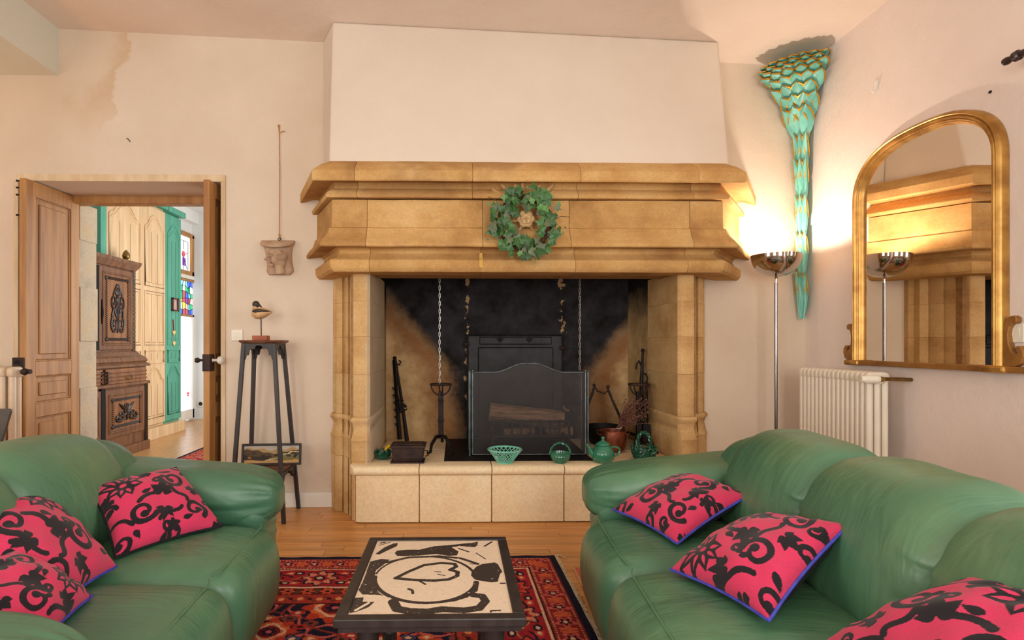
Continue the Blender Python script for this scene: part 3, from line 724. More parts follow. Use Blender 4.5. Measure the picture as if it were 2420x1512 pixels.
px0, px1 = atY(1052, 1070, -.1).x, atY(1392, 1070, -.1).x
for (a, b2, y0, y1) in ((FX0, -.30, -.245, .16), (-.30, px0 - .003, -.245, .16), (FX0, px0 - .003, .165, BY), (px1 + .003, FX1, -.245, .10), (px1 + .003, FX1, .105, BY)):
    MB().box(a + .002, b2 - .002, y0, y1, .28, HZ).build('hearth_paver', 'stone_pale', fp, smooth=0, bevel=.003)
MB().box(px0, px1, -.245, BY, .28, HZ + .002).build('hearth_plate', 'iron', fp, smooth=0, label='black iron hearth plate')

# ------------------------------------------------------------------ ivy wreath on the mantel
wc = atY(1240, 527, FY - .088)
wr = thing('ivy_wreath', 'round wreath of green ivy hung over carved rose on the mantel', 'wreath', tuple(wc))
ring_pts = [(.145 * math.cos(2 * PI * i / 36) + .006 * math.sin(7 * i), .01 + .006 * math.cos(5 * i), .15 * math.sin(2 * PI * i / 36)) for i in range(36)]
mb = MB().tube(ring_pts, .014, 7, loop=True)
for k in range(5):
    ph = random.random() * 6
    mb.tube([((.145 + .018 * math.cos(9 * a + ph)) * math.cos(a), .012 * math.sin(9 * a + ph), (.15 + .018 * math.cos(9 * a + ph)) * math.sin(a)) for a in [2 * PI * i / 60 for i in range(60)]], .003, 5, loop=True)
mb.build('vine_ring', 'vine', wr, local=True)
for a, L in ((.05, .10), (-.35, .08), (2.6, .09), (-1.45, .08), (-1.9, .07), (1.2, .06)):
    c0 = (.15 * math.cos(a), -.01, .15 * math.sin(a)); e0 = ((.16 + L) * math.cos(a), -.012, (.16 + L) * math.sin(a) + .02)
    MB().tube([c0, ((c0[0] + e0[0]) / 2, -.02, (c0[2] + e0[2]) / 2 + .015), e0], .0018, 5).build('tendril', 'vine', wr, local=True)
def ivy_mesh(m, seed):
    r = random.Random(seed); out = []
    prof = [(0, -.30), (.22, -.45), (.45, -.30), (.40, -.08), (.85, .05), (.52, .28), (.36, .40), (0, 1.0), (-.36, .42), (-.52, .26), (-.86, .02), (-.42, -.10), (-.46, -.32), (-.22, -.44)]
    vs = [(0, -.05, .10)]
    for x, z in prof: vs.append((x * r.uniform(.92, 1.08), .28 * abs(x) * .6 + .10 * (z ** 2) - .02, z * r.uniform(.95, 1.05)))
    mb = MB(); mb.add(vs, [(0, i + 1, (i + 1) % len(prof) + 1) for i in range(len(prof))])
    return mb.build('ivy_leaf', m, wr, local=True, smooth=0)
protos = [ivy_mesh(k, i) for i, k in enumerate(('ivy', 'ivy', 'ivy', 'ivy_pale', 'ivy_grey', 'ivy'))]
def set_leaf(o, a, rr, depth, s, rng):
    o.location = (rr * math.cos(a), depth, rr * math.sin(a) * 1.03)
    o.rotation_euler = (rng.uniform(-.5, .45), rng.uniform(0, 6.28), rng.uniform(-.55, .55)); o.scale = (s, s, s)
rg = random.Random(3); nleaf = 150
for i in range(nleaf):
    o = protos[i] if i < len(protos) else link_copy(protos[rg.choice([0, 1, 2, 5, 0, 1, 4, 4, 3])], wr)
    a = 2 * PI * i * .381966 * 1.0 + rg.uniform(-.1, .1)
    rr = .142 + rg.uniform(-.058, .058)
    set_leaf(o, a, rr, -.015 - rg.random() * .055, rg.uniform(.028, .044) if i % 9 else rg.uniform(.040, .054), rg)
for u, v, s in ((1336, 538, .010), (1327, 548, .012), (1154, 481, .016), (1153, 566, .010), (1209, 606, .010), (1259, 611, .012), (1268, 614, .009), (1252, 624, .006), (1267, 621, .006), (1248, 441, .014), (1252, 455, .014), (1276, 447, .028), (1300, 462, .026), (1228, 598, .03), (1244, 602, .024), (1154, 550, .022), (1320, 482, .024)):
    o = link_copy(protos[rg.choice([3, 1, 3])], wr); p = atY(u, v, FY - .12) - wc; o.location = tuple(p)
    o.rotation_euler = (rg.uniform(-.3, .3), rg.uniform(0, 6.28), rg.uniform(-.3, .3)); o.scale = (s, s, s)

# ================================================================== THINGS ON AND IN THE HEARTH
# ---- spark screen
scy = atY(1250, 1078, -.08).y
sx0, sx1 = atY(1117, 900, scy).x, atY(1384, 900, scy).x
zsh, zpk = atY(1150, 880, scy).z, atY(1250, 859, scy).z
s = thing('spark_screen', 'black mesh fire screen with arched top in the hearth opening', 'fire screen', ((sx0 + sx1) / 2, scy, HZ))
xm = (sx0 + sx1) / 2; hw = (sx1 - sx0) / 2
def arch(x):
    t = abs(x - xm) / hw
    return zsh + (zpk - zsh) * (1 - sm(.08, .62, t)) if t < .62 else zsh
topl = [(sx0 + (sx1 - sx0) * i / 40, scy, arch(sx0 + (sx1 - sx0) * i / 40)) for i in range(41)]
zb = HZ + .012
mb = MB(); vs = []
for p in topl: vs += [(p[0], scy, zb), (p[0], scy, p[2])]
mb.add(vs, [(2 * i, 2 * i + 2, 2 * i + 3, 2 * i + 1) for i in range(40)]); mb.build('mesh_panel', 'spark_mesh', s)
MB().tube([(sx0, scy, zb)] + topl + [(sx1, scy, zb)], .0055, 8).tube([(sx0, scy, zb), (sx1, scy, zb)], .0035, 8).build('frame', 'screen_frame', s)
for sg, x in ((-1, sx0), (1, sx1)):
    xo = x + sg * .018
    MB().tube([(xo, scy + .01, HZ), (xo, scy + .01, zsh)], .0055, 8).ball((xo, scy + .01, zsh + .006), .007).ball((x, scy, zsh + .01), .007).tube([(xo, scy + .20, HZ), (xo, scy + .20, zsh)], .0055, 8).tube([(xo, scy + .01, zsh - .003), (xo, scy + .20, zsh - .003)], .004, 8).build('wing_frame', 'screen_frame', s)
    MB().box(xo - .0008, xo + .0008, scy + .01, scy + .20, HZ + .005, zsh - .003).build('wing_mesh', 'spark_mesh', s, smooth=0)

# ---- cast iron fireback
fx0, fx1 = atY(1103, 900, .555).x, atY(1331, 900, .555).x; fz = atY(1200, 790, .555).z
f = thing('fireback', 'tall cast iron fireback plate with framed panels against the sooty wall', 'fireback', ((fx0 + fx1) / 2, .56, HZ))
MB().box(fx0, fx1, .56, .585, HZ + .002, fz).build('plate', 'fireback', f, smooth=0, bevel=.004)
zt0 = atY(1200, 794, .55).z; zt1 = atY(1200, 813, .55).z; zp = atY(1200, 818, .55).z
mo = MB()
def rect_tube(mb, x0, x1, z0, z1, yy, r):
    c = [(x0, yy, z0), (x1, yy, z0), (x1, yy, z1), (x0, yy, z1)]
    for i in range(4): mb.tube([c[i], c[(i + 1) % 4]], r, 6)
rect_tube(mo, fx0 + .01, fx1 - .01, HZ + .02, fz - .008, .558, .006); rect_tube(mo, fx0 + .10, fx1 - .09, zt1, zt0 - .008, .558, .004); rect_tube(mo, fx0 + .09, fx1 - .08, HZ + .06, zp - .01, .558, .005)
mo.build('panel_moulding', 'fireback', f)
for u in (1182, 1251):
    c = atY(u, 803, .553); mb = MB().tube([(c.x, c.y, c.z - .022), (c.x, c.y, c.z), (c.x, c.y, c.z + .03)], [.004, .008, .002], 6)
    for q in (-1, 1): mb.tube([(c.x + q * .006, c.y, c.z - .004), (c.x + q * .014, c.y, c.z + .010), (c.x + q * .022, c.y, c.z + .006), (c.x + q * .022, c.y, c.z - .004)], [.004, .005, .004, .002], 6)
    mb.tube([(c.x - .016, c.y, c.z - .008), (c.x + .016, c.y, c.z - .008)], .003, 6); mb.build('fleur_de_lis', 'fireback', f)
for u, v in ((1104, 813), (1330, 822)):
    c = atY(u, v, .54); MB().tube([(c.x - .02, c.y, c.z), (c.x + .02, c.y, c.z)], [.016, .010], 8).build('wall_clip', 'iron_rust', f)
mb = MB()

# ---- grate and logs behind the screen
gy = .16
gx0, gx1 = atY(1165, 1000, gy).x, atY(1345, 1000, gy).x; gz0, gz1 = atY(1200, 1036, gy).z, atY(1200, 996, gy).z
g = thing('fire_grate', 'low iron fire basket with upright bars behind the mesh screen', 'grate', ((gx0 + gx1) / 2, gy, HZ))
mb = MB()
for z in (gz0 + .015, gz1): mb.tube([(gx0, gy, z), (gx1, gy, z)], .009, 8)
mb.build('rail', 'iron_rust', g)
for i in range(9):
    x = gx0 + (gx1 - gx0) * i / 8; MB().box(x - .008, x + .008, gy - .006, gy + .006, gz0 + .005, gz1 + .012).build('bar', 'iron_rust', g, smooth=0, bevel=.002)
mb = MB()
for i in range(5):
    x = gx0 + .02 + (gx1 - gx0 - .04) * i / 4; mb.tube([(x, gy, gz0 + .015), (x, gy + .26, gz0 + .015)], .008, 6)
mb.build('floor_bars', 'iron_rust', g)
for x in (gx0, gx1):
    for yy in (gy, gy + .26): MB().tube([(x, yy, HZ), (x, yy, gz1 if yy == gy else gz0 + .05)], .010, 8).build('leg', 'iron_rust', g)
def log(name, label, p0, p1, r, group=None):
    p0, p1 = Vector(p0), Vector(p1); t = thing(name, label, 'log', tuple(p0), 0, group); ax = (p1 - p0).normalized(); up = Vector((0, 0, 1)); sd = ax.cross(up).normalized(); up = sd.cross(ax)
    rings = []; rg = random.Random(len(label))
    base = [rg.uniform(.86, 1.1) for _ in range(18)]
    for k in range(12):
        c = p0 + (p1 - p0) * (k / 11)
        rings.append([tuple(c + (sd * math.cos(2 * PI * i / 18) + up * math.sin(2 * PI * i / 18)) * r * (base[i] + rg.uniform(-.04, .04))) for i in range(18)])
    MB().loft(rings, cap=False).build('bark', 'log', t)
    for k, c in ((0, p0), (-1, p1)):
        mb = MB().add([tuple(c + ax * (-.002 if k == 0 else .002))] + rings[k], [(0, i + 1, (i + 1) % 18 + 1) for i in range(18)]); mb.build('cut_end', 'log_end', t, smooth=0)
    return t
la, lb = atY(1158, 972, .25), atY(1330, 990, .25)
log('log', 'thick barky log lying across the fire basket', tuple(la), tuple(lb), .068)
for u0, u1, v, yy, lb_ in ((1192, 1262, 1022, .33, 'short split log low behind the left grate bars'), (1290, 1352, 1020, .33, 'short split log low behind the right grate bars')):
    a, b2 = atY(u0, v, yy), atY(u1, v - 3, yy); log('log', lb_, tuple(a), tuple(b2), .032)

# ---- andirons with cup tops
def andiron(u, vt, label, cx=None, dY=.12):
    p = atY(u, vt, dY); x = p.x; zt = p.z
    a = thing('andiron', label, 'andiron', (x, dY, HZ), 0, None)
    MB().box(x - .017, x + .017, dY - .014, dY + .014, HZ + .09, zt - .05).box(x - .021, x + .021, dY - .018, dY + .018, HZ + .34, HZ + .35).box(x - .021, x + .021, dY - .018, dY + .018, HZ + .20, HZ + .215).build('shaft', 'iron', a, smooth=0, bevel=.003)
    cp = MB(); R = .068
    cp.tube([(x + R * math.cos(2 * PI * i / 24), dY + R * math.sin(2 * PI * i / 24), zt) for i in range(24)], .0075, 8, loop=True)
    for k in range(4):
        an = PI * k / 2 + .2; cp.tube([(x + math.cos(an) * R * math.cos(t), dY + math.sin(an) * R * math.cos(t), zt - .075 * math.sin(t)) for t in [PI / 2 * i / 8 for i in range(9)]], .006, 6)
    cp.build('cup', 'iron_rust', a)
    ft = MB()
    for sg in (-1, 1):
        ft.tube([(x, dY, HZ + .10), (x + sg * .03, dY - .05, HZ + .105), (x + sg * .06, dY - .10, HZ + .06), (x + sg * .066, dY - .125, HZ + .015), (x + sg * .085, dY - .14, HZ + .011)], [.012, .012, .011, .010, .009], 8)
    ft.tube([(x, dY, HZ + .10), (x, dY + .2, HZ + .09), (x, dY + .34, HZ + .08)], .012, 8).tube([(x, dY + .34, HZ + .08), (x, dY + .34, HZ)], .011, 8)
    ft.build('feet', 'iron', a); return a
andiron(1042, 908, 'iron andiron with ring cup at the left of the fire screen')
andiron(1510, 908, 'iron andiron with ring cup at the right behind woven green basket', dY=.10)

# ---- two hanging chains
def chain(u, v0, v1, Y, label):
    a, b2 = atY(u, v0, Y), atY(u, v1, Y); t = thing('hanging_chain', label, 'chain', (a.x, Y, b2.z), 0, 'zinc chains hanging in the hearth')
    L = .036; n = int((a.z + .1 - b2.z) / L)
    pts = []; r, h = .0052, .016
    for i in range(12):
        an = 2 * PI * i / 12; pts.append((r * math.cos(an), 0, h * math.copysign(1, math.sin(an)) * .62 + .4 * h * math.sin(an) + (0 if abs(math.sin(an)) > .01 else 0)))
    pts = [(r * math.cos(2 * PI * i / 12), 0, (h - r) * (1 if math.sin(2 * PI * i / 12) > 0 else -1) * (abs(math.sin(2 * PI * i / 12)) > 1e-6) + r * math.sin(2 * PI * i / 12)) for i in range(12)]
    pr = MB().tube(pts, .0022, 5, loop=True).build('link', 'chain', t, local=True)
    for i in range(n):
        o = pr if i == 0 else link_copy(pr, t); o.location = (random.uniform(-.001, .001), 0, .016 + i * L * .74); o.rotation_euler = (0, 0, (PI / 2 if i % 2 else .25))
    for i in range(n, int((a.z + .12 - b2.z) / (L * .74))):
        o = link_copy(pr, t, (random.uniform(-.001, .001), 0, .016 + i * L * .74), (0, 0, (PI / 2 if i % 2 else .25)))
chain(1039, 645, 905, .13, 'zinc chain hanging down over the left andiron cup')
chain(1370, 645, 874, .13, 'zinc chain hanging down to the right corner of the fire screen')

# ---- tools leaning in the corners
def px(u, v, Y): return tuple(atY(u, v, Y))
t = thing('trammel_hook', 'black iron trammel hook with saw teeth leaning in the left corner', 'pot hook', px(944, 1040, .42))
mb = MB(); A, B_ = Vector(px(931, 850, .55)), Vector(px(945, 1038, .42))
mb.tube([A, B_], [.012, .020], 6); mb.build('bar', 'iron', t)
for k in range(6):
    c = A + (B_ - A) * (.38 + .09 * k); MB().add([tuple(c + Vector(d)) for d in ((-.004, -.005, .02), (-.034, -.005, .014), (-.004, -.005, -.024), (-.004, .008, .02), (-.034, .008, .014), (-.004, .008, -.024))], [(0, 1, 2), (5, 4, 3), (0, 3, 4, 1), (1, 4, 5, 2), (2, 5, 3, 0)]).build('tooth', 'iron', t, smooth=0)
MB().tube([px(931, 846, .53), px(934, 858, .53), px(944, 862, .53), px(947, 855, .53), px(943, 851, .53)], .006, 8).build('hook', 'iron', t)
t = thing('fire_tongs', 'long black iron tongs crossing the trammel hook in the left corner', 'tongs', px(960, 1042, .40))
MB().tube([px(933, 845, .52), px(938, 870, .51), px(952, 965, .45), px(962, 1042, .40)], [.012, .009, .012, .016], 8).build('shaft', 'iron', t)
MB().tube([px(935, 856, .50), px(939, 930, .47), px(948, 975, .44), px(962, 966, .43)], [.008, .007, .008, .006], 8).build('arm', 'iron', t)
MB().tube([px(934, 943, .45), px(954, 946, .45)], .006, 6).tube([px(953, 955, .45), px(960, 962, .44)], .010, 8).ball(px(933, 846, .52), .015).build('collar', 'iron', t)
t = thing('iron_poker', 'long black poker bar standing in the right corner of the hearth', 'poker', px(1517, 1050, .22))
MB().tube([px(1519, 832, .26), px(1516, 900, .25), px(1519, 1050, .22)], [.008, .014, .018], 8).ball(px(1519, 828, .26), .014).build('shaft', 'iron', t)
MB().tube([px(1517, 866, .255), px(1509, 852, .255), px(1505, 860, .255), px(1503, 872, .255)], .007, 8).build('hook', 'iron', t)
t = thing('fire_shovel', 'black iron fire shovel leaning beside the poker in right corner', 'shovel', px(1530, 1052, .17))
MB().tube([px(1528, 900, .19), px(1529, 1000, .18)], .008, 8).tube([px(1520, 882, .19), px(1526, 884, .19), px(1530, 893, .19), px(1528, 902, .19)], .006, 8).build('handle', 'iron', t)
c0 = Vector(px(1529, 1022, .175)); MB().box(-.030, .026, -.006, .006, -.07, .06, Matrix.Translation(c0) @ Matrix.Rotation(-.15, 4, 'X')).build('blade', 'iron', t, smooth=0, bevel=.006)

# ---- black cauldron with a bail handle
c = atY(1428, 1052, .38)
t = thing('cauldron', 'low black iron cooking pot with tall bail handle beside the screen', 'pot', (c.x, .38, HZ))
MB().lathe([(.02, .002), (.10, .004), (.125, .05), (.135, .10), (.142, .13), (.135, .133), (.125, .10), (.11, .05), (.02, .03)], 28).build('pot', 'iron', t, local=True)
MB().tube([px(1382, 975, .33), px(1392, 950, .33), px(1400, 930, .33), px(1405, 912, .33)], .009, 8).tube([px(1404, 910, .33), px(1412, 924, .33), px(1428, 930, .33), px(1438, 922, .33), px(1438, 912, .33)], .006, 8).tube([px(1435, 914, .33), px(1447, 945, .33), px(1463, 980, .33), px(1474, 1012, .36)], .009, 8).ball(px(1404, 910, .33), .012).ball(px(1437, 914, .33), .014).build('handle', 'iron_rust', t)

# ---- copper pot and its bunch of dried flowers
c = atY(1450, 1064, .06); cy = .06; r = atY(1480, 1030, cy).x - c.x; hc = atY(1450, 1017, cy).z - HZ
t = thing('copper_pot', 'worn round copper pot standing behind the teapot', 'pot', (c.x, cy, HZ))
MB().lathe([(.01, .002), (r * .55, .004), (r * .88, .02), (r * .98, .05), (r, hc * .75), (r * .985, hc), (r * .95, hc), (r * .95, hc * .7), (r * .9, .04), (.01, .02)], 32).build('bowl', 'copper', t, local=True)
MB().tube([(r * math.cos(a), r * math.sin(a), hc) for a in [2 * PI * i / 32 for i in range(32)]], .004, 6, loop=True).build('rim', 'copper', t, local=True)
for sg in (-1, 1): MB().tube([(sg * r * .98, 0, hc * .8), (sg * (r + .022), 0, hc * .85), (sg * (r + .02), 0, hc * 1.05), (sg * r, 0, hc)], .004, 6).build('lug', 'copper', t, local=True)
b2 = thing('dried_bunch', 'tied bunch of dried brown flowers leaning out of the copper pot', 'dried flowers', (c.x, cy, HZ + .02))
mb = MB(); hd = MB(); rg = random.Random(5)
tie = Vector(atY(1462, 1012, cy))
for i in range(90):
    end = Vector(atY(rg.uniform(1476, 1532), rg.uniform(940, 1000), cy + rg.uniform(-.06, .06)))
    if end.z > atY(1476, 1015 - (end.x - tie.x) * 120, cy).z + .3: end.z -= .02
    q = tie + Vector((rg.uniform(-.014, .014), rg.uniform(-.014, .014), 0)); bot = Vector((c.x + rg.uniform(-.04, .03), cy + rg.uniform(-.04, .04), HZ + .03))
    mid = (q + end) / 2 + Vector((rg.uniform(-.015, .01), 0, rg.uniform(-.005, .02))); mb.tube([bot, q, mid, end], .0016, 4)
    if i % 1 == 0:
        for _ in range(2): hd.ball(tuple(end + Vector((rg.uniform(-.014, .014), rg.uniform(-.012, .012), rg.uniform(-.014, .014)))), rg.uniform(.003, .0065), 6, 4)
o = mb.build('stems', 'dried_stem', b2); o['kind'] = 'stuff'
o = hd.build('flower_heads', 'dried_head', b2); o['kind'] = 'stuff'
MB().tube([tuple(tie + Vector((.018 * math.cos(a), .018 * math.sin(a), 0))) for a in [2 * PI * i / 16 for i in range(16)]], .0025, 6, loop=True).tube([tuple(tie + Vector((.0, -.02, 0))), tuple(tie + Vector((.012, -.024, .012))), tuple(tie + Vector((.02, -.022, .004)))], .0015, 5).build('string_tie', 'kilim_edge', b2)

# ---- rusty brazier box
yb = -.235; c = atY(966, 1088, yb); k = atY(1010, 1060, yb).x - atY(922, 1060, yb).x; zt = atY(966, 1049, yb - .05).z - .349
t = thing('iron_brazier', 'rusty lidded iron box on the left end of the hearth ledge', 'iron box', (c.x, yb - .005, .349))
hw = k * .44
MB().box(-hw * 1.05, hw * .98, -.075, .075, 0, .007).build('base_plate', 'iron_rust', t, local=True, smooth=0, bevel=.002)
MB().loft([[(-hw * .88, -.058, .007), (hw * .86, -.058, .007), (hw * .86, .058, .007), (-hw * .88, .058, .007)], [(-hw * .92, -.066, .03), (hw * .90, -.066, .03), (hw * .90, .066, .03), (-hw * .92, .066, .03)], [(-hw * .98, -.072, zt - .02), (hw * .98, -.072, zt - .02), (hw * .98, .072, zt - .02), (-hw * .98, .072, zt - .02)]]).build('body', 'iron_rust', t, local=True, smooth=0, bevel=.004)
MB().box(-hw * 1.05, hw * 1.05, -.082, .082, zt - .02, zt - .006).box(-hw * .9, hw * .9, -.06, .06, zt - .006, zt).build('lid', 'iron_rust', t, local=True, smooth=0, bevel=.003)
MB().tube([(hw * .98, -.02, zt * .62), (hw * 1.16, -.02, zt * .60), (hw * 1.2, -.02, zt * .34), (hw * 1.0, -.02, zt * .30)], .0035, 6).build('handle', 'iron', t, local=True)

# ---- ceramics
def dY_of(v): return atZ(1200, v, .349).y
# green lidded dish with a yellow tip
c = Vector((atY(905, 1075, -.16).x, -.155, HZ))
t = thing('green_glazed_dish', 'small dark green glazed dish with a yellow tip behind the iron box', 'dish', tuple(c))
MB().lathe([(.005, 0), (.035, .002), (.05, .02), (.054, .04), (.045, .048), (.005, .050)], 20).build('body', 'ceramic_dark', t, local=True)
lf = MB()
for i in range(7):
    a = 2 * PI * i / 7; lf.tube([(.015 * math.cos(a), .015 * math.sin(a), .056), (.045 * math.cos(a), .045 * math.sin(a), .058), (.06 * math.cos(a), .06 * math.sin(a), .040)], [.008, .012, .003], 6, flat=.5)
lf.build('leaf_lid', 'ceramic_dark', t, local=True)
MB().tube([(.014, -.01, .055), (.026, -.012, .075), (.045, -.014, .088), (.058, -.015, .084)], [.006, .010, .011, .004], 8).build('yellow_tip', 'yellow', t, local=True)

# lattice bowl
bx = atY(1193, 1085, -.30); R = .105 * .98; Hb = .082
t = thing('lattice_bowl', 'pale green openwork ceramic bowl in front of the mesh screen', 'bowl', (bx.x, -.30, .349))
def br_(z): s_ = z / Hb; return .045 + (R - .045) * s_ ** 1.25
st = MB()
for dirn in (1, -1):
    for i in range(22):
        a0 = 2 * PI * i / 22; pts = []
        for k in range(9):
            z = .008 + (Hb - .010) * k / 8; a = a0 + dirn * (.10 + .85 * k / 8); pts.append(((br_(z) + dirn * .0015) * math.cos(a), (br_(z) + dirn * .0015) * math.sin(a), z))
        st.tube(pts, .0026, 5)
o = st.build('lattice', 'ceramic_pale', t, local=True); o['kind'] = 'stuff'
MB().tube([(R * math.cos(a), R * math.sin(a), Hb) for a in [2 * PI * i / 40 for i in range(40)]], .0055, 8, loop=True).build('rim', 'ceramic_pale', t, local=True)
MB().lathe([(.005, 0), (.047, 0), (.049, .009), (.042, .013), (.005, .012)], 28).build('foot', 'ceramic_pale', t, local=True)

# small basket with a twisted handle
bx = atY(1324, 1087, -.30); t = thing('ceramic_basket', 'small green ceramic basket with a plain bowl and twisted hoop handle', 'basket', (bx.x, -.30, .349))
pr = [(.004, 0), (.037, 0), (.040, .004)]
for k in range(7):
    z = .008 + k * .0075; r0 = .042 + .020 * math.sin(min(1, k / 5) * PI / 2); pr += [(r0, z), (r0 + .0018, z + .0035)]
pr += [(.0635, .062), (.059, .063), (.054, .04), (.04, .012), (.004, .010)]
MB().lathe(pr, 32).build('bowl', 'ceramic', t, local=True)
def twist(mb, path, r, n, tw):
    P = [Vector(p) for p in path]
    for ph in (0, PI):
        q = []
        for i, p in enumerate(P):
            tt = (P[min(i + 1, len(P) - 1)] - P[max(i - 1, 0)]).normalized(); a = tt.cross(Vector((0, 1, 0))).normalized(); b3 = Vector((0, 1, 0)); an = ph + tw * i
            q.append(p + a * (r * math.cos(an)) + b3 * (r * math.sin(an)))
        mb.tube(q, r * 1.05, n)
    return mb
twist(MB(), [(.062 * math.cos(PI * i / 30), 0, .052 + .068 * math.sin(PI * i / 30)) for i in range(31)], .0036, 6, .75).build('handle', 'ceramic', t, local=True)

# teapot
bx = atY(1425, 1086, -.295); t = thing('teapot', 'ribbed green ceramic teapot with lid on the hearth ledge', 'teapot', (bx.x, -.295, .349))
def rib(r, z, a): return r * (1 + .028 * (abs(math.cos(a * 8)) ** .5 - .6))
prof = [(.004, 0), (.046, 0), (.058, .006), (.068, .024), (.070, .045), (.066, .066), (.056, .086), (.046, .100), (.040, .106)]
MB().loft([[(rib(r, z, 2 * PI * i / 64) * math.cos(2 * PI * i / 64), rib(r, z, 2 * PI * i / 64) * math.sin(2 * PI * i / 64), z) for i in range(64)] for r, z in prof]).build('body', 'ceramic', t, local=True, smooth=60)
MB().lathe([(.042, .104), (.046, .108), (.043, .114), (.026, .126), (.009, .134), (.007, .140), (.011, .148), (.010, .156), (.003, .159)], 28).build('lid', 'ceramic', t, local=True, smooth=60)
MB().tube([(-.055, 0, .042), (-.074, 0, .060), (-.086, 0, .085), (-.095, 0, .104), (-.104, 0, .112)], [.020, .016, .011, .009, .008], 12).build('spout', 'ceramic', t, local=True)
MB().tube(bez((.050, 0, .092), (.120, 0, .105), (.118, 0, .050), (.060, 0, .030), 18), .0065, 8).build('handle', 'ceramic', t, local=True)

# woven basket, dark green, braided handle
bx = atY(1521, 1082, -.24); t = thing('woven_ceramic_basket', 'dark green braided ceramic basket with looped rim and tall twisted handle', 'basket', (bx.x, -.245, .349))
mb = MB()
for k in range(5):
    z = .008 + k * .013; r0 = .050 + .022 * (k / 4) ** .7
    for ph in (0, 1):
        mb.tube([((r0 + .0045 * math.cos(10 * a + ph * PI + k * PI)) * math.cos(a), (r0 + .0045 * math.cos(10 * a + ph * PI + k * PI)) * math.sin(a), z + .0055 * math.sin(10 * a + ph * PI)) for a in [2 * PI * i / 80 for i in range(80)]], .0048, 5, loop=True)
mb.lathe([(.004, 0), (.046, 0), (.050, .02), (.066, .06), (.060, .062), (.044, .02), (.004, .01)], 28)
mb.build('bowl', 'ceramic_dark', t, local=True)
mb = MB()
for i in range(14):
    a = 2 * PI * i / 14; c0 = Vector((.074 * math.cos(a), .074 * math.sin(a), .070)); td = Vector((-math.sin(a), math.cos(a), 0)); rd = Vector((math.cos(a), math.sin(a), 0))
    mb.tube([tuple(c0 + td * (.016 * math.cos(q)) + (Vector((0, 0, 1)) * .9 + rd * .3) * (.016 * math.sin(q))) for q in [2 * PI * j / 12 for j in range(12)]], .0042, 5, loop=True)
mb.build('looped_rim', 'ceramic_dark', t, local=True)
twist(MB(), [(.045 * math.cos(PI * i / 30), 0, .066 + .108 * math.sin(PI * i / 30) ** .7) for i in range(31)], .0065, 6, .7).build('handle', 'ceramic_dark', t, local=True)

# ================================================================== ON AND AGAINST THE WALLS
# ---- plaster corbel with a woman's profile, hung on a string
def wp(u, v, o=0): p = atY(u, v, -o); return p
cb = thing('plaster_corbel', 'plaster corbel with a curly haired face in relief hung by string', 'wall plaque', tuple(wp(660, 648)))
def zU(v): return atY(660, v, 0).z
def xU(u): return atY(u, 600, 0).x
def half(cx, w, dep, z, n=14, y0=0.0):
    return [(cx + w * math.cos(PI * i / n), y0 - dep * math.sin(PI * i / n) ** .7, z) for i in range(n + 1)]
cxm = xU(659)
def tilt_half(w, dep, z, slope, n=16): return [(cxm + w * math.cos(PI * i / n) - .003, -.002 - dep * math.sin(PI * i / n) ** .75, z - slope * dep * math.sin(PI * i / n) ** .75) for i in range(n + 1)]
MB().loft([tilt_half(.100, .075, zU(578), .45), tilt_half(.109, .092, zU(573), .52), tilt_half(.111, .096, zU(570), .54), tilt_half(.109, .092, zU(568), .52), tilt_half(.10, .004, zU(568), .5)], cap=False).build('shelf', 'plaster_cast', cb, smooth=50)
body = [half(cxm, .098, .060, zU(578)), half(cxm, .092, .058, zU(588)), half(cxm + .002, .086, .048, zU(600)), half(cxm + .006, .083, .044, zU(618)), half(cxm + .012, .086, .046, zU(634)), half(cxm + .012, .088, .052, zU(642)), half(cxm + .008, .070, .046, zU(650))]
MB().loft(body).build('body', 'plaster_cast', cb)
hx_, hz_ = xU(657), zU(616); FO = .030
def headfn(r, q): return r
fc = MB().puff((hx_ + .008, -.050 + FO, hz_ + .000), (.046, .060, .054), 2.2, 14)
# brow, nose, lips, chin of a face turned to the lower left
fc.v = [(x, y - FO, z) for x, y, z in fc.v]
y0_ = -.110
fc.tube([(hx_ - .022, y0_ + .004, hz_ + .022), (hx_ - .034, y0_ - .010, hz_ + .004), (hx_ - .041, y0_ - .016, hz_ - .009), (hx_ - .030, y0_ - .006, hz_ - .014)], [.007, .008, .011, .006], 8)
fc.ball((hx_ - .024, y0_ + .000, hz_ - .024), (.012, .010, .005), 8, 5).ball((hx_ - .021, y0_ + .002, hz_ - .032), (.011, .010, .005), 8, 5).ball((hx_ - .012, y0_ + .008, hz_ - .044), (.017, .016, .013), 10, 6)
fc.tube([(hx_ - .032, y0_ + .002, hz_ + .020), (hx_ - .014, y0_ - .004, hz_ + .021), (hx_ + .006, y0_ + .004, hz_ + .014)], [.004, .006, .003], 6)
fc.ball((hx_ - .014, y0_ - .000, hz_ + .008), (.010, .006, .0045), 8, 5)
fc.tube([(hx_ + .024, -.085, hz_ - .030), (hx_ + .030, -.070, hz_ - .055), (hx_ + .030, -.055, hz_ - .080)], [.026, .028, .034], 10)
fc.build('face', 'plaster_cast', cb, smooth=60)
hr = MB(); rg = random.Random(4)
for k in range(12):
    t = k / 11; pth = bez((hx_ - .040 + .012 * t, -.094 - .016 * t, hz_ + .030 + .022 * t), (hx_ - .005, -.128, hz_ + .056 - .016 * t), (hx_ + .044, -.116 + .02 * t, hz_ + .052 - .055 * t), (hx_ + .076 - .024 * t, -.066, hz_ + .022 - .085 * t), 14)
    pth = [(x, yv - .004 * math.sin(i * 1.3 + k), z + .005 * math.cos(i * 1.5 + k)) for i, (x, yv, z) in enumerate(pth)]; hr.tube(pth, [.005] + [.0075] * 12 + [.006, .003], 6)
hr.build('hair', 'plaster_cast', cb)
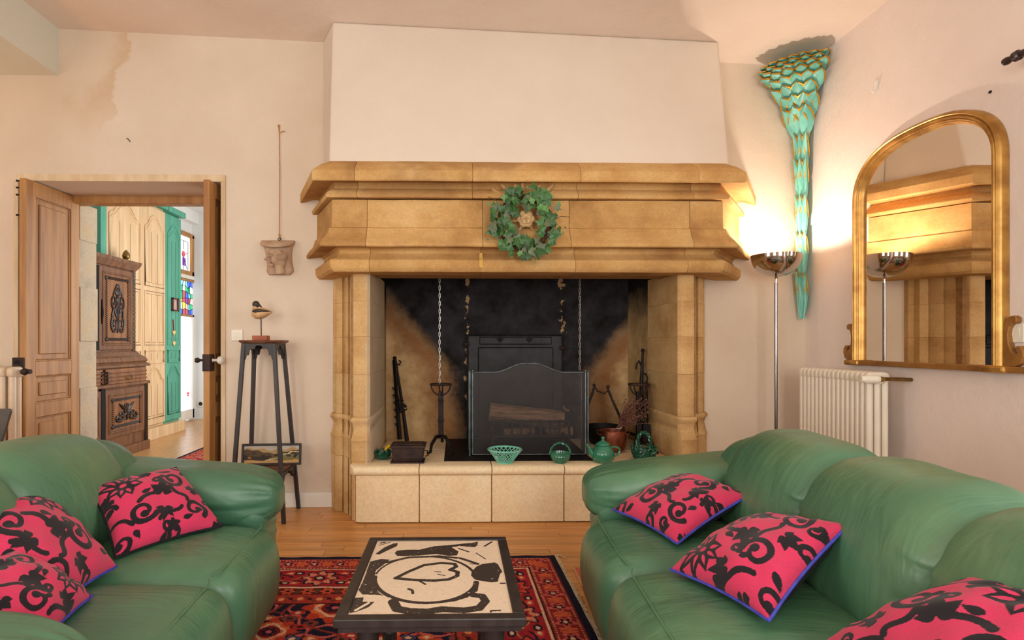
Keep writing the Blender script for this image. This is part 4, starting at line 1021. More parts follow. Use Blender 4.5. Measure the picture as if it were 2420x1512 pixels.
MB().tube([tuple(wp(660 + 3 * math.cos(a), 565 + 3.2 * math.sin(a), .03)) for a in [2 * PI * i / 12 for i in range(12)]], .0022, 5, loop=True).build('eye_hook', 'iron', cb)
zs_ = zU(565)
MB().tube([tuple(wp(660, 297, .006)), tuple(wp(661, 420, .008)), tuple(wp(660, 556, .012)), tuple(wp(661, 565, .028))], .0030, 6).tube([tuple(wp(658, 297, .008)), tuple(wp(660, 314, .010)), tuple(wp(671, 309, .014)), tuple(wp(673, 312, .014))], .0030, 6).tube([tuple(wp(660, 554, .012)), tuple(wp(663, 560, .014)), tuple(wp(665, 567, .016))], .0025, 6).ball(tuple(wp(659, 297, .008)), .008).ball(tuple(wp(660, 555, .012)), .007).build('string', 'string', cb)

# ---- light switches
def switch(x, y, z, rz, label, w=.042):
    s = thing('light_switch', label, 'light switch', (x, y, z), rz)
    MB().box(-w, w, -.009, 0, -w, w).build('plate', 'switch', s, local=True, smooth=0, bevel=.003)
    MB().add([(-w * .55, -.009, -w * .55), (w * .55, -.009, -w * .55), (w * .55, -.012, w * .55), (-w * .55, -.012, w * .55), (-w * .55, -.005, -w * .55), (w * .55, -.005, -w * .55), (w * .55, -.005, w * .55), (-w * .55, -.005, w * .55)], [(0, 1, 2, 3), (4, 7, 6, 5), (0, 4, 5, 1), (1, 5, 6, 2), (2, 6, 7, 3), (3, 7, 4, 0)]).build('rocker', 'switch', s, local=True, smooth=0)
p = atY(561, 792, 0); switch(p.x, 0, p.z, 0, 'cream light switch on the wall between the door and plant stand', .037)
p = atX(2402, 787, XR); switch(XR, p.y, p.z, -PI / 2, 'white light switch on the right wall beside the mirror scroll', .040)
# wall marks: an empty hook, a nail hole
p = atX(2072, 205, XR); t = thing('wall_hook', 'small white hook on the right wall above the mirror', 'hook', (XR, p.y, p.z))
MB().box(-.006, 0, -.012, .012, -.03, .035).tube([(-.004, 0, -.025), (-.02, 0, -.034), (-.028, 0, -.02)], .006, 6).build('hook', 'white_paint', t, local=True, smooth=0, bevel=.002)
p = atX(2341, 217, XR); o = MB().tube([(XR, p.y, p.z), (XR - .008, p.y - .002, p.z - .004)], [.007, .004], 8).build('nail', 'iron', None); tag(o, 'old nail sticking out of the right wall above the arched mirror', 'nail')
p = atY(304, 331, 0); o = MB().tube([(p.x - .012, -.003, p.z + .012), (p.x, -.006, p.z + .004), (p.x + .012, -.003, p.z - .012)], .0025, 5).build('bent_nail', 'iron', None); tag(o, 'bent wire nail in plaster above the doorway', 'nail')

# ---- plant stand
SX, SY = -1.205, -.195; TZ = atY(620, 804, SY).z
ps = thing('plant_stand', 'tall dark wooden plant stand on four splayed legs left of fireplace', 'plant stand', (SX, SY, 0))
hwT = (atY(677, 804, SY).x - atY(571, 804, SY).x) / 2
sxc = (atY(677, 804, SY).x + atY(571, 804, SY).x) / 2
oct_ = lambda w, c=.38: [(w, -w * c), (w, w * c), (w * c, w), (-w * c, w), (-w, w * c), (-w, -w * c), (-w * c, -w), (w * c, -w)]
MB().loft([[(x, yv, TZ - .020) for x, yv in oct_(hwT * .86)], [(x, yv, TZ - .012) for x, yv in oct_(hwT * .97)], [(x, yv, TZ - .004) for x, yv in oct_(hwT)], [(x, yv, TZ) for x, yv in oct_(hwT * .97)]], T=Matrix.Translation((sxc, SY, 0))).build('top', 'stand_top', ps, smooth=0)
tw_, bw_ = .092, .160; bx_ = SX + .008
def legp(sx_, sy_, z): k = z / (TZ - .02); return Vector((bx_ * (1 - k) + sxc * k + sx_ * (bw_ * (1 - k) + tw_ * k), SY + sy_ * (bw_ * (1 - k) + tw_ * k), z))
for sx_ in (-1, 1):
    for sy_ in (-1, 1):
        L = []
        for z in (0, TZ - .018):
            c = legp(sx_, sy_, z); h = .012; L.append([(c.x - h, c.y - h, z), (c.x + h, c.y - h, z), (c.x + h, c.y + h, z), (c.x - h, c.y + h, z)])
        MB().loft(L).build('leg', 'dark_wood', ps, smooth=0, bevel=.003)
def apron(zt, dep, inset, axis, sgn, zref):
    """scalloped bracket board between two legs"""
    c = legp(1, 1, zref); w = (c.x - (bx_ * (1 - zref / (TZ - .02)) + sxc * (zref / (TZ - .02)))); ctr = c.x - w
    prof = [(-1, 0), (-1, -1), (-.86, -.95), (-.80, -.72), (-.66, -.70), (-.60, -.42), (-.45, -.30), (-.30, -.36), (-.2, -.16), (0, -.12), (.2, -.16), (.30, -.36), (.45, -.30), (.60, -.42), (.66, -.70), (.80, -.72), (.86, -.95), (1, -1), (1, 0)]
    mb = MB(); n = len(prof)
    vs = []
    for dpt in (-.006, .006):
        for a, b3 in prof:
            if axis == 'x': vs.append((ctr + a * w, SY + sgn * w + dpt, zt + b3 * dep))
            else: vs.append((ctr + sgn * w + dpt, SY + a * w, zt + b3 * dep))
    fs = [(0, n - 1, n + n - 1, n)]
    for i in range(n - 1):
        fs.append((i, i + 1, n + i + 1, n + i))
    # strip faces between the straight top and the scalloped edge
    top_ = []
    mb.add(vs, fs)
    k0 = len(mb.v)
    for s_ in range(2):
        for i in range(n): 
            v = mb.v[s_ * n + i]; mb.v.append((v[0], v[1], zt))
        for i in range(n - 1): mb.f.append((s_ * n + i, s_ * n + i + 1, k0 + s_ * n + i + 1, k0 + s_ * n + i))
    return mb
for ax in ('x', 'y'):
    for sg in (-1, 1):
        apron(TZ - .018, .105, 0, ax, sg, TZ - .06).build('apron', 'dark_wood', ps, smooth=0)
PZ = atY(640, 1103, SY - .03).z
for ax in ('x', 'y'):
    for sg in (-1, 1): apron(PZ - .018, .08, 0, ax, sg, PZ).build('apron', 'dark_wood', ps, smooth=0)
c = legp(1, 1, PZ); wS = c.x - bx_
MB().box(bx_ - wS, bx_ + wS, SY - wS, SY + wS, PZ - .018, PZ).build('lower_shelf', 'stand_top', ps, smooth=0, bevel=.003)

# ---- framed picture standing on the lower shelf (a plain landscape)
fy = SY + .02
a, b3 = atY(572, 1100, fy), atY(711, 1048, fy - .0)
pc = thing('framed_picture', 'small wide framed landscape picture resting on the plant stand shelf', 'picture', ((a.x + b3.x) / 2, fy, PZ), .10)
pc.rotation_euler = (-.10, 0, .06)
W, Hh = (b3.x - a.x) / 2, (b3.z - PZ) * 1.0
fr = .014
for x0, x1, z0, z1 in ((-W, W, 0, fr), (-W, W, Hh - fr, Hh), (-W, -W + fr, fr, Hh - fr), (W - fr, W, fr, Hh - fr)):
    MB().box(x0, x1, -.012, .004, z0, z1).build('frame_bar', 'dark_wood', pc, local=True, smooth=0, bevel=.003)
nx, ny = 150, 56; U, V = np.meshgrid(np.linspace(0, 1, nx), np.linspace(0, 1, ny))
Cc = np.zeros((ny, nx, 3)); Cc[:] = lin((186, 176, 164))
def setc(mask, c, jit=.12): Cc[mask] = np.array(lin(c)) * (1 + RNG.uniform(-jit, jit, (mask.sum(), 1)))
setc(V < .80 + .06 * np.sin(9 * U) + .05 * np.sin(23 * U), (176, 148, 100)); setc(V < .66 + .12 * np.sin(6.5 * U + 1) + .03 * np.sin(31 * U), (92, 72, 50)); setc(V < .52 + .14 * np.sin(5 * U + 3.4), (60, 50, 40))
setc((V < .40 + .12 * np.sin(7 * U + 2)) & (U > .45), (120, 108, 66)); setc(V < .16 + .03 * np.sin(15 * U), (190, 150, 96))
for (cx_, cy_, r_, c_) in ((.80, .42, .10, (52, 58, 40)), (.72, .60, .07, (60, 62, 44)), (.93, .40, .09, (44, 48, 34)), (.18, .58, .10, (70, 54, 38)), (.35, .35, .12, (58, 48, 36)), (.52, .42, .08, (108, 88, 52)), (.10, .30, .08, (150, 106, 60))):
    setc(((U - cx_) * 2.5) ** 2 + (V - cy_) ** 2 < r_ ** 2 * (1 + .5 * np.sin(40 * U + 30 * V)), c_)
setc(d_stroke(U, V, [(.98, .62), (.86, .66), (.80, .52), (.68, .50), (.64, .30), (.40, .16)], .022), (206, 186, 146))
P = np.stack([-W + fr + (2 * W - 2 * fr) * U, np.full_like(U, -.003), fr + (Hh - 2 * fr) * V], -1)
grid_obj('picture', P, Cc, 'picture', pc, True)
MB().box(-W + .004, W - .004, .004, .008, .004, Hh - .004).build('backing', 'dark_wood', pc, local=True, smooth=0)

# ---- carved shore bird on a block
by_ = SY; bc = atY(617, 803, by_); z0 = TZ
bd = thing('carved_bird', 'carved wooden shore bird with dark head on the plant stand', 'bird figure', (bc.x, by_, z0))
def bq(u, v): p = atY(u, v, by_); return (p.x - bc.x, 0, p.z - z0)
MB().box(-.046, .046, -.03, .03, 0, .030).build('block', 'terracotta', bd, local=True, smooth=0, bevel=.003)
MB().tube([(.001, 0, .03), bq(617, 752)], .0035, 8).build('rod', 'iron_rust', bd, local=True)
MB().tube([bq(598, 742), bq(602, 743), bq(611, 741), bq(622, 739), bq(632, 738), bq(640, 737), bq(644, 736)], [.010, .026, .037, .034, .022, .009, .003], 14, flat=1.0).tube([bq(604, 746), bq(603, 735), bq(604, 724)], [.024, .019, .015], 12).build('body', 'bird_pale', bd, local=True, smooth=80)
MB().ball(bq(605, 719), (.023, .019, .022), 12, 8).tube([bq(609, 719), bq(614, 722), bq(619, 726)], [.012, .007, .002], 8).build('head', 'bird_dark', bd, local=True, smooth=80)
for sg in (-1, 1):
    wq = [bq(600, 736), bq(608, 735), bq(620, 735), bq(632, 736), bq(641, 736)]; MB().tube([(x, sg * yy, z) for (x, _, z), yy in zip(wq, (.022, .030, .026, .016, .004))], [.005, .014, .013, .008, .002], 10, flat=.9).build('wing', 'bird_dark', bd, local=True, smooth=80)

# ---- torchiere
ly = -.27; lc = atY(1834, 603, ly); R = atY(1888, 603, ly).x - lc.x
tl_ = thing('torchiere', 'lit floor lamp with chrome bowl shade on a thin steel pole', 'floor lamp', (lc.x, ly, 0))
zr_ = lc.z; hb = zr_ - atY(1834, 655, ly).z
bp = []
for i in range(15):
    a = PI / 2 * i / 14; bp.append((max(.008, R * math.sin(a) ** .92), zr_ - hb * math.cos(a)))
bp += [(R - .004, zr_ + .001)] + [(max(.006, (R - .005) * math.sin(PI / 2 * (14 - i) / 14) ** .92), zr_ - (hb - .005) * math.cos(PI / 2 * (14 - i) / 14)) for i in range(1, 15)]
MB().lathe(bp, 56, Matrix.Translation((lc.x, ly, 0))).build('bowl_shade', 'chrome', tl_, smooth=60)
MB().tube([(lc.x, ly, .03), (lc.x, ly, zr_ - hb - .035)], .0095, 14).build('pole', 'chrome_pole', tl_)
MB().tube([(lc.x, ly, zr_ - hb - .04), (lc.x, ly, zr_ - hb - .012), (lc.x, ly, zr_ - hb + .004)], [.007, .006, .010], 12).ball((lc.x, ly, zr_ - hb + .002), .012).build('collar', 'chrome', tl_)
MB().lathe([(.01, 0), (.13, 0), (.135, .008), (.125, .018), (.03, .026), (.012, .04)], 40, Matrix.Translation((lc.x, ly, 0))).build('base', 'chrome_pole', tl_)
MB().tube([(lc.x, ly, zr_ - .11), (lc.x, ly, zr_ - .06)], .008, 10).build('lamp_holder', 'chrome_pole', tl_)
MB().ball((lc.x, ly, zr_ - .035), (.022, .022, .03), 12, 8).build('bulb', glow('bulb_glow', (255, 226, 190), 6), tl_)
lamp = bpy.data.objects['torchiere_bulb']; lamp.location = (lc.x, ly, zr_ - .012); lamp.data.shadow_soft_size = .025

# ---- carved palm in the corner
pz0, pz1 = atY(1905, 731, -.1).z, 2.915
px_, py_ = XR - .05, -.05
pm = thing('palm_ornament', 'turquoise and gold carved palm leaf ornament in the room corner', 'wall ornament', (px_, py_, pz0))
def Rz(z): t = (z - pz0) / (pz1 - pz0); return .026 + .020 * t + .150 * max(0, (t - .60) / .40) ** 1.8
core = MB()
def fanring(r, z): return [(px_ + .046, py_ + .046, z)] + [(px_ + (r * math.cos(a)), py_ + r * math.sin(a), z) for a in [PI * (1.0 + .5 * i / 16) for i in range(17)]]
core.loft([fanring(Rz(z), z) for z in [pz0 + (pz1 - .04 - pz0) * i / 26 for i in range(27)]])
core.build('trunk', 'palm', pm)
def palm_leaf(name, L, w, bend):
    n = 8; vs = []; fs = []; t_ = .007
    ring_ = []
    for i in range(n + 1):
        t = i / n; h = w * (math.sin(PI * (.12 + .88 * t) ** 1.1) ** .75) if i < n else .001
        y_ = -bend * t ** 2.2; z_ = L * t - bend * .25 * t ** 3
        ring_.append([(-h, y_ + .010, z_), (-h * .5, y_ - .004, z_), (0, y_ - .001, z_), (h * .5, y_ - .004, z_), (h, y_ + .010, z_), (h * .5, y_ + .012, z_), (0, y_ + .012, z_), (-h * .5, y_ + .012, z_)])
    body = MB().loft(ring_).build(name, 'palm', pm, local=True, smooth=60)
    rim = MB()
    e = [(r[0][0], r[0][1] - .002, r[0][2]) for r in ring_[4:]] + [(r[4][0], r[4][1] - .002, r[4][2]) for r in ring_[4:-1]][::-1]
    rim.tube(e, [.0025] + [.0055] * (len(e) - 2) + [.0025], 5)
    rm = rim.build('gilded_edge', 'palm_gold', body, local=True); return body, rm
kinds = [palm_leaf('leaf', .30, .026, .03), palm_leaf('leaf', .24, .036, .05), palm_leaf('leaf', .19, .050, .050)]
used = [False] * 3
def put_leaf(k, z, ang, r, tilt, s=1.0):
    b0, r0 = kinds[k]
    if used[k]:
        b = b0.copy(); COL.objects.link(b); c_ = r0.copy(); COL.objects.link(c_); c_.parent = b; c_.matrix_parent_inverse = Matrix.Identity(4)
    else: b = b0; used[k] = True
    b.location = (r * math.cos(ang), r * math.sin(ang), z - pz0); b.rotation_euler = (tilt, 0, ang + PI / 2); b.scale = (s, s, s)
def tier(k, ztip_v, n, tilt, s=1.0, L=.3, off_=0):
    z = atY(1905, ztip_v, -.08).z - L * s * math.cos(tilt); r = Rz(z) - .004
    for i in range(n):
        a = PI * (1.04 + .42 * ((i + .5 + off_) / n)) if n > 1 else PI * 1.25
        put_leaf(k, z, a, r, tilt, s)
tier(0, 640, 3, .03, 1.05, .3, 0)
tier(0, 545, 3, .03, 1.05, .3, 0)
tier(0, 458, 3, .03, 1.05, .3, 0)
tier(0, 372, 3, .04, 1.1, .3, 0); tier(0, 312, 3, .05, 1.15, .3, .0)
tier(0, 268, 3, .10, 1.1, .3, .0); tier(1, 238, 4, .20, 1.0, .24, -.0)
for i, (z, n, tilt, s) in enumerate(((2.43, 3, .24, 1.15), (2.52, 4, .38, 1.1), (2.60, 4, .56, 1.1), (2.67, 5, .74, 1.1), (2.725, 5, .90, 1.1), (2.77, 6, 1.02, 1.05), (2.805, 6, 1.08, 1.0), (2.835, 7, 1.12, .95))):
    r = Rz(z)
    for q in range(n):
        a = PI * (1.03 + .44 * ((q + .5 + (.25 if i % 2 else -.25)) / n)); put_leaf(2, z, a, r, tilt, s)
for q in range(5): put_leaf(2, 2.80, PI * (1.0 + .5 * (q + .5) / 5), Rz(2.80) - .05, .70, .75)

# ---- arched gilt mirror on the right wall (built in the wall plane: y along the wall, z up)
mx = XR
yl, yr = atX(2010, 800, mx - .045).y, atX(2362, 700, mx - .045).y
zbm = atX(2012, 851, mx - .05).z
ztop_ = atX(2150, 297, mx - .045).z
mi = thing('arched_mirror', 'arched overmantel mirror in a fluted gilt frame on the right wall', 'mirror', (mx, (yl + yr) / 2, zbm))
ymid = (yl + yr) / 2; mw = abs(yr - yl) / 2; zsp = zbm + .90; rise = ztop_ - zsp
def outline(inset):
    a_, h_ = mw - inset, rise - inset; pts = [(ymid + a_, zbm), (ymid + a_, zbm + .45), (ymid + a_, zsp)]
    for i in range(1, 40):
        t = PI * i / 40; c_, s_ = math.cos(t), math.sin(t); k = 2 / 2.45
        pts.append((ymid + a_ * math.copysign(abs(c_) ** k, c_), zsp + h_ * abs(s_) ** k))
    return pts + [(ymid - a_, zsp), (ymid - a_, zbm + .45), (ymid - a_, zbm)]
prof = [(0, .002), (0, .030), (.006, .040), (.016, .046), (.022, .040), (.026, .046), (.032, .046), (.036, .037), (.041, .039), (.045, .033), (.049, .033), (.053, .022), (.057, .018), (.060, .006)]
rings = [[(mx - h_, yv, z) for (yv, z) in outline(ins)] for ins, h_ in prof]
mb = MB()
vs = [p for r in rings for p in r]; n = len(rings[0]); fs = []
for a in range(len(rings) - 1):
    for i in range(n - 1): fs.append((a * n + i, (a + 1) * n + i, (a + 1) * n + i + 1, a * n + i + 1))
mb.add(vs, fs).build('frame', 'gold', mi, smooth=40)
gl = outline(.056); MB().add([(mx - .009, yv, z) for yv, z in gl], [tuple(range(len(gl)))]).build('glass', 'mirror', mi, smooth=0)
MB().add([(mx - .003, yv, z) for yv, z in outline(.004)], [tuple(range(len(gl)))]).build('backing', 'gold_matte', mi, smooth=0)
ysl, ysr = atX(1992, 851, mx - .06).y, atX(2417, 868, mx - .06).y
hbz = .026
MB().box(mx - .05, mx, ysr, ysl, zbm - hbz, zbm).build('base_shelf', 'gold_matte', mi, smooth=0, bevel=.004)
for yc_ in (yl - .02, yr + .02): MB().box(mx - .066, mx, yc_ - .055, yc_ + .055, zbm - hbz - .002, zbm + .003).build('shelf_block', 'gold', mi, smooth=0, bevel=.01)
def scroll_poly():
    """side bracket: a C scroll between two volutes, (outward, up)"""
    return [(0, 0), (.055, 0), (.085, .012), (.098, .040), (.095, .068), (.080, .085), (.064, .085), (.060, .072), (.070, .066), (.070, .054), (.058, .050), (.040, .062), (.026, .095), (.022, .135), (.030, .165), (.046, .182), (.056, .176), (.064, .184), (.064, .200), (.050, .210), (.030, .206), (.012, .188), (.002, .165), (0, .12)]
for sg, y0 in ((1, yl), (-1, yr)):
    poly = scroll_poly(); k = .88
    L = [[(mx - d, y0 + sg * a * k, zbm + b4 * 1.02) for a, b4 in poly] for d in (.004, .030)]
    MB().loft(L).build('scroll', 'gold_matte', mi, smooth=0, bevel=.003)

# ---- column radiator below the mirror
XRF = 2.12; ra, rb = atX(1886, 880, XRF), atX(2052, 880, XRF); rtop = .934; rbot = .12
rd = thing('radiator', 'cream column radiator on the right wall below the mirror', 'radiator', (XRF + .06, (ra.y + rb.y) / 2, 0))
ns = 16; pitch = (ra.y - rb.y) / ns
def section(mb, yc, w):
    for k in range(3):
        x = XRF + .018 + k * .040
        mb.tube([(x, yc, rbot + .02), (x, yc, rbot + .05), (x, yc, rtop - .05), (x, yc, rtop - .03)], [w * .8, w * .98, w * .98, w * .8], 10)
    for z in (rtop - .032, rbot + .03):
        mb.puff((XRF + .058, yc, z), (.060, w, .032), 4, 5)
    return mb
proto = section(MB(), 0, pitch * .47).build('section', 'radiator', rd, local=True)
for i in range(ns):
    o = proto if i == 0 else link_copy(proto, rd)
    o.location = (-(XRF + .06), rb.y + pitch * (i + .5) - rd.location.y, 0)
for z in (rtop - .035, rbot + .03):
    MB().tube([(XRF + .058, rb.y - .004, z), (XRF + .058, ra.y + .004, z)], .019, 12).build('manifold', 'radiator', rd)
vz = rtop - .035
MB().tube([(XRF + .045, rb.y - .012, vz), (XRF + .04, rb.y - .045, vz)], .014, 10).tube([(XRF + .058, rb.y - .012, vz), (XR - .002, rb.y + .004, vz - .005)], .010, 10).build('valve_body', 'brass', rd)
va, vb = atX(2050, 882, XRF - .01), atX(2080, 886, XRF + .02)
kn = MB()
for a, b4, r0, r1 in ((0, .2, .014, .019), (.2, .85, .0205, .0215), (.85, 1, .0215, .018)):
    A_ = Vector((XRF - .052, rb.y - .018, vz)) ; B4 = Vector((XRF + .034, rb.y - .030, vz)); kn.tube([A_ + (B4 - A_) * a, A_ + (B4 - A_) * b4], [r0, r1], 18)
kn.build('thermostat_knob', 'switch', rd, label='cream thermostat knob')
for i in (0, ns - 1):
    yy = rb.y + pitch * (i + .5); MB().box(XRF + .03, XRF + .09, yy - .012, yy + .012, 0, rbot + .04).build('foot', 'radiator', rd, smooth=0, bevel=.003)

# ---- old radiator at the far left, behind the open leaf
rl = thing('radiator', 'tall cream radiator on the left wall behind the open pine door', 'radiator', (-3.15, -.12, 0))
lz = atY(20, 868, -.15).z
def sec2(mb):
    for k in range(3): mb.tube([(0, -.045 + k * .045, .10), (0, -.045 + k * .045, lz - .05)], .021, 10)
    for z in (lz - .03, .10): mb.puff((0, 0, z), (.027, .075, .035), 4, 5)
    return mb
xr0 = atY(45, 900, -.15).x
pr2 = sec2(MB()).build('section', 'radiator_left', rl, local=True)
for i in range(8):
    o = pr2 if i == 0 else link_copy(pr2, rl); o.location = (xr0 - .03 - i * .062 + 3.15, 0, 0)
pv = atY(38, 878, -.12); MB().tube([(xr0, -.12, pv.z), (xr0 + .05, -.12, pv.z)], .016, 10).ball((xr0 + .02, -.13, pv.z), .022).build('valve', 'iron_rust', rl)
for i in (0, 7): MB().box(xr0 - .045 - i * .062, xr0 - .015 - i * .062, -.16, -.08, 0, .09).build('foot', 'radiator_left', rl, smooth=0)

# ---- chair behind the left sofa: grey board back, violet seat
ch = thing('dining_chair', 'chair with a grey panel back and violet seat behind the left sofa', 'chair', (-2.62, -.55, 0))
def cq(u, v, Y=-.5): return atY(u, v, Y)
zt_, zs2 = cq(10, 966).z, cq(60, 1043).z
xa, xb = cq(25, 966).x, cq(8, 1030).x
MB().loft([[(xa - .36, -.50, zt_ + .0), (xa - .008, -.50, zt_), (xa - .008, -.48, zt_), (xa - .36, -.48, zt_)], [(xa - .36, -.50, zt_ - .012), (xa, -.50, zt_ - .012), (xa, -.48, zt_ - .012), (xa - .36, -.48, zt_ - .012)], [(xa - .34, -.50, zs2 - .06), (xb - .03, -.50, zs2 - .06), (xb - .03, -.48, zs2 - .06), (xa - .34, -.48, zs2 - .06)]]).build('backrest', 'grey_plastic', ch, smooth=0, bevel=.006)
sxa = cq(128, 1050).x
MB().puff(((sxa + xa - .34) / 2, -.74, zs2 - .045), ((sxa - xa + .34) / 2, .24, .05), 5, 10).build('seat', 'purple', ch)
for x in (xa - .30, sxa - .05):
    for yy in (-.94, -.54): MB().tube([(x, yy, 0), (x, yy, zs2 - .06)], [.014, .018], 8).build('leg', 'grey_plastic', ch)

# ---- curtain rod with a turned finial, high on the right wall
q0 = atX(2372, 148, XR - .10)
cr = thing('curtain_rod', 'dark bronze curtain rod with turned finial high on right wall', 'curtain rod', (XR, q0.y - .8, q0.z))
MB().tube([(XR - .10, q0.y - .05, q0.z), (XR - .10, q0.y - 2.05, q0.z)], .013, 14).build('rod', 'bronze_rod', cr)
MB().lathe([(.004, 0), (.014, .003), (.016, .018), (.012, .030), (.012, .040), (.020, .046), (.021, .064), (.013, .070), (.013, .10)], 20, Matrix.Translation((XR - .10, q0.y, q0.z)) @ Matrix.Rotation(PI / 2, 4, 'X')).build('finial', 'bronze_rod', cr)
for yy in (q0.y - .12, q0.y - 1.95): MB().tube([(XR, yy, q0.z - .02), (XR - .05, yy, q0.z - .02), (XR - .10, yy, q0.z - .005)], .010, 8).tube([(XR, yy, q0.z - .02), (XR - .006, yy, q0.z - .02)], .026, 14).build('bracket', 'bronze_rod', cr)

# ================================================================== THE HALL BEYOND THE DOOR
HX0, HX1, HY1, HC = -3.80, -1.15, 4.45, 2.95
struct(MB().box(HX0, HX1, .42, HY1, -.12, 0).build('floor_hall', 'hall_floor', smooth=0))
struct(MB().box(HX0 - .2, HX1 + .2, .42, HY1 + .2, HC, HC + .1).build('ceiling_hall', 'hall_wall', smooth=0))
# left hall wall with the glazed door opening near its far end
gy0, gy1 = atX(431, 800, HX0 + .08).y, atX(461, 800, HX0 + .08).y
gz = atX(440, 553, HX0 + .08).z + .05
w = MB(); w.box(HX0 - .2, HX0, .42, gy0, 0, HC); w.box(HX0 - .2, HX0, gy1, HY1, 0, HC); w.box(HX0 - .2, HX0, gy0, gy1, gz, HC)
struct(w.build('wall_hall_left', 'hall_wall', smooth=0))
struct(MB().box(HX0 - .2, HX1 + .2, HY1, HY1 + .2, 0, HC).build('wall_hall_far', 'hall_wall', smooth=0))
w = MB(); w.box(HX1, HX1 + .2, .42, 1.2, 0, HC); w.box(HX1, HX1 + .2, 3.4, HY1, 0, HC); w.box(HX1, HX1 + .2, 1.2, 3.4, 0, .5); w.box(HX1, HX1 + .2, 1.2, 3.4, 2.5, HC)
struct(w.build('wall_hall_right', 'hall_wall', smooth=0))
window_frame('added_window_4', 1.2, 3.4, .5, 2.5, HX1 + .1, 'y')  # unseen window added on the hall's right side for its fill light
lamp = bpy.data.objects['hall_fill_light']; lamp.location = (HX1 + .3, 2.3, 1.5); lamp.rotation_euler = (0, PI / 2, 0); lamp.data.size = 1.9; lamp.data.size_y = 2.1
bpy.data.objects.remove(bpy.data.objects['daylight_hall_door'])
struct(MB().box(HX0, HX0 + .10, 1.0, HY1, HC - .16, HC).build('trim_5', 'hall_wall', smooth=0))

# glazed door: top light, stained panel, clear lower panes
gx = HX0 + .02
dr = sbase('window_5', (gx, (gy0 + gy1) / 2, 0))
def gZ(v): return atX(445, v, gx + .05).z
def bar(name, m, y0, y1, z0, z1, parent=dr, x0=gx, x1=gx + .05): return MB().box(x0, x1, y0, y1, z0, z1).build(name, m, parent, smooth=0, bevel=.003)
zt0, zt1, zs0, zs1, zk = gZ(553), gZ(650), gZ(660), gZ(743), gZ(968)
bar('transom_frame', 'pine', gy0, gy1, zt0 - .04, zt0 + .02); bar('transom_frame', 'pine', gy0, gy1, zt1, zt1 + .06)
bar('transom_frame', 'pine', gy1 - .06, gy1, zt1, zt0)
bar('door_rail', 'white_paint', gy0, gy1, zs0, zt1); bar('door_rail', 'pine', gy0, gy1, zs0 - .03, zs0 + .01); bar('door_rail', 'pine', gy0, gy1, zs1 - .03, zs1)
bar('door_stile', 'white_paint', gy1 - .05, gy1, .03, zs1); bar('kick_panel', 'white_paint', gy0, gy1, .03, zk)
MB().box(gx, gx + .015, gy0, gy1 - .05, zk, zs1 - .03).build('pane', glow('daylit_glass', (226, 240, 255), 1.25), dr, smooth=0)
MB().box(gx, gx + .012, gy0, gy1 - .06, zt1 + .06, zt0 - .04).build('pane', glow('daylit_glass_top', (240, 248, 255), 1.2), dr, smooth=0)
# leaded glass
gl = {k: glow('stained_' + k, c, 1.15) for k, c in dict(blue=(60, 90, 220), green=(40, 170, 110), teal=(120, 200, 220), pink=(236, 170, 170), red=(200, 60, 80), yellow=(240, 210, 70), white=(222, 238, 250), violet=(110, 60, 150), brown=(150, 80, 80)).items()}
cols = ['white', 'teal', 'blue', 'teal', 'white', 'green', 'green', 'white', 'teal', 'pink', 'brown', 'green', 'violet', 'blue', 'pink', 'brown', 'yellow', 'green', 'teal', 'white', 'blue', 'green', 'yellow', 'red', 'violet', 'blue']
ga, gb = gy0 + .0, gy1 - .004; nyp, nzp = 5, 6
rg = random.Random(11)
grid_ = [[(ga + (gb - ga) * (i + (rg.uniform(-.28, .28) if 0 < i < nyp else 0)) / nyp, zs1 + (zs0 - .03 - zs1) * (j + (rg.uniform(-.28, .28) if 0 < j < nzp else 0)) / nzp) for i in range(nyp + 1)] for j in range(nzp + 1)]
ld = MB(); k = 0
for j in range(nzp):
    for i in range(nyp):
        q = [grid_[j][i], grid_[j][i + 1], grid_[j + 1][i + 1], grid_[j + 1][i]]
        mb = MB().loft([[(x, yv, z) for yv, z in q] for x in (gx + .02, gx + .026)]); mb.build('stained_pane', gl[cols[(nzp - 1 - j) * 4 % 26 + (i * 3 + j) % 4 if True else 0] if rg.random() > .25 else rg.choice(cols)], dr, smooth=0); k += 1
        for a, b4 in ((q[0], q[1]), (q[0], q[3])): ld.tube([(gx + .028, *a), (gx + .028, *b4)], .004, 5)
ym, zm, rr = (ga + gb) / 2 - .06, (zt0 + zt1) / 2, .055
MB().tube([(gx + .012, ym, zm), (gx + .018, ym, zm)], rr * .8, 18).build('stained_pane', gl['red'], dr, smooth=0)
MB().box(gx + .012, gx + .018, ym - .03, ym + .06, zm - .16, zm - .05).build('stained_pane', gl['violet'], dr, smooth=0)
for pts in ([(ym - .2, zm + .18), (ym + .12, zm + .18), (ym + .12, zm - .25), (ym - .2, zm - .25)], [(ym, zm + .18), (ym, zm + .06)], [(ym + .05, zm), (ym + .12, zm + .03)], [(ym, zm - .05), (ym - .02, zm - .25)], [(ym - .05, zm), (ym + .1, zm - .2)]):
    for a, b4 in zip(pts[:-1], pts[1:]): ld.tube([(gx + .02, *a), (gx + .02, *b4)], .004, 5)
ld.build('lead_lines', 'lead', dr)
p = atX(446, 931, gx + .03); mb = MB()
for sg in (-1, 1): mb.ball((gx + .02, p.y + sg * .018, p.z + .012), (.004, .018, .022), 8, 5).ball((gx + .02, p.y + sg * .012, p.z - .02), (.004, .012, .014), 8, 5)
o = mb.build('butterfly_sticker', gl['red'], None); tag(o, 'small pink butterfly sticker on the glazed hall door', 'sticker')
p = atY(474, 954, HY1 - .01); t = thing('wall_socket', 'round white socket low on the far hall wall', 'socket', (p.x, HY1, p.z))
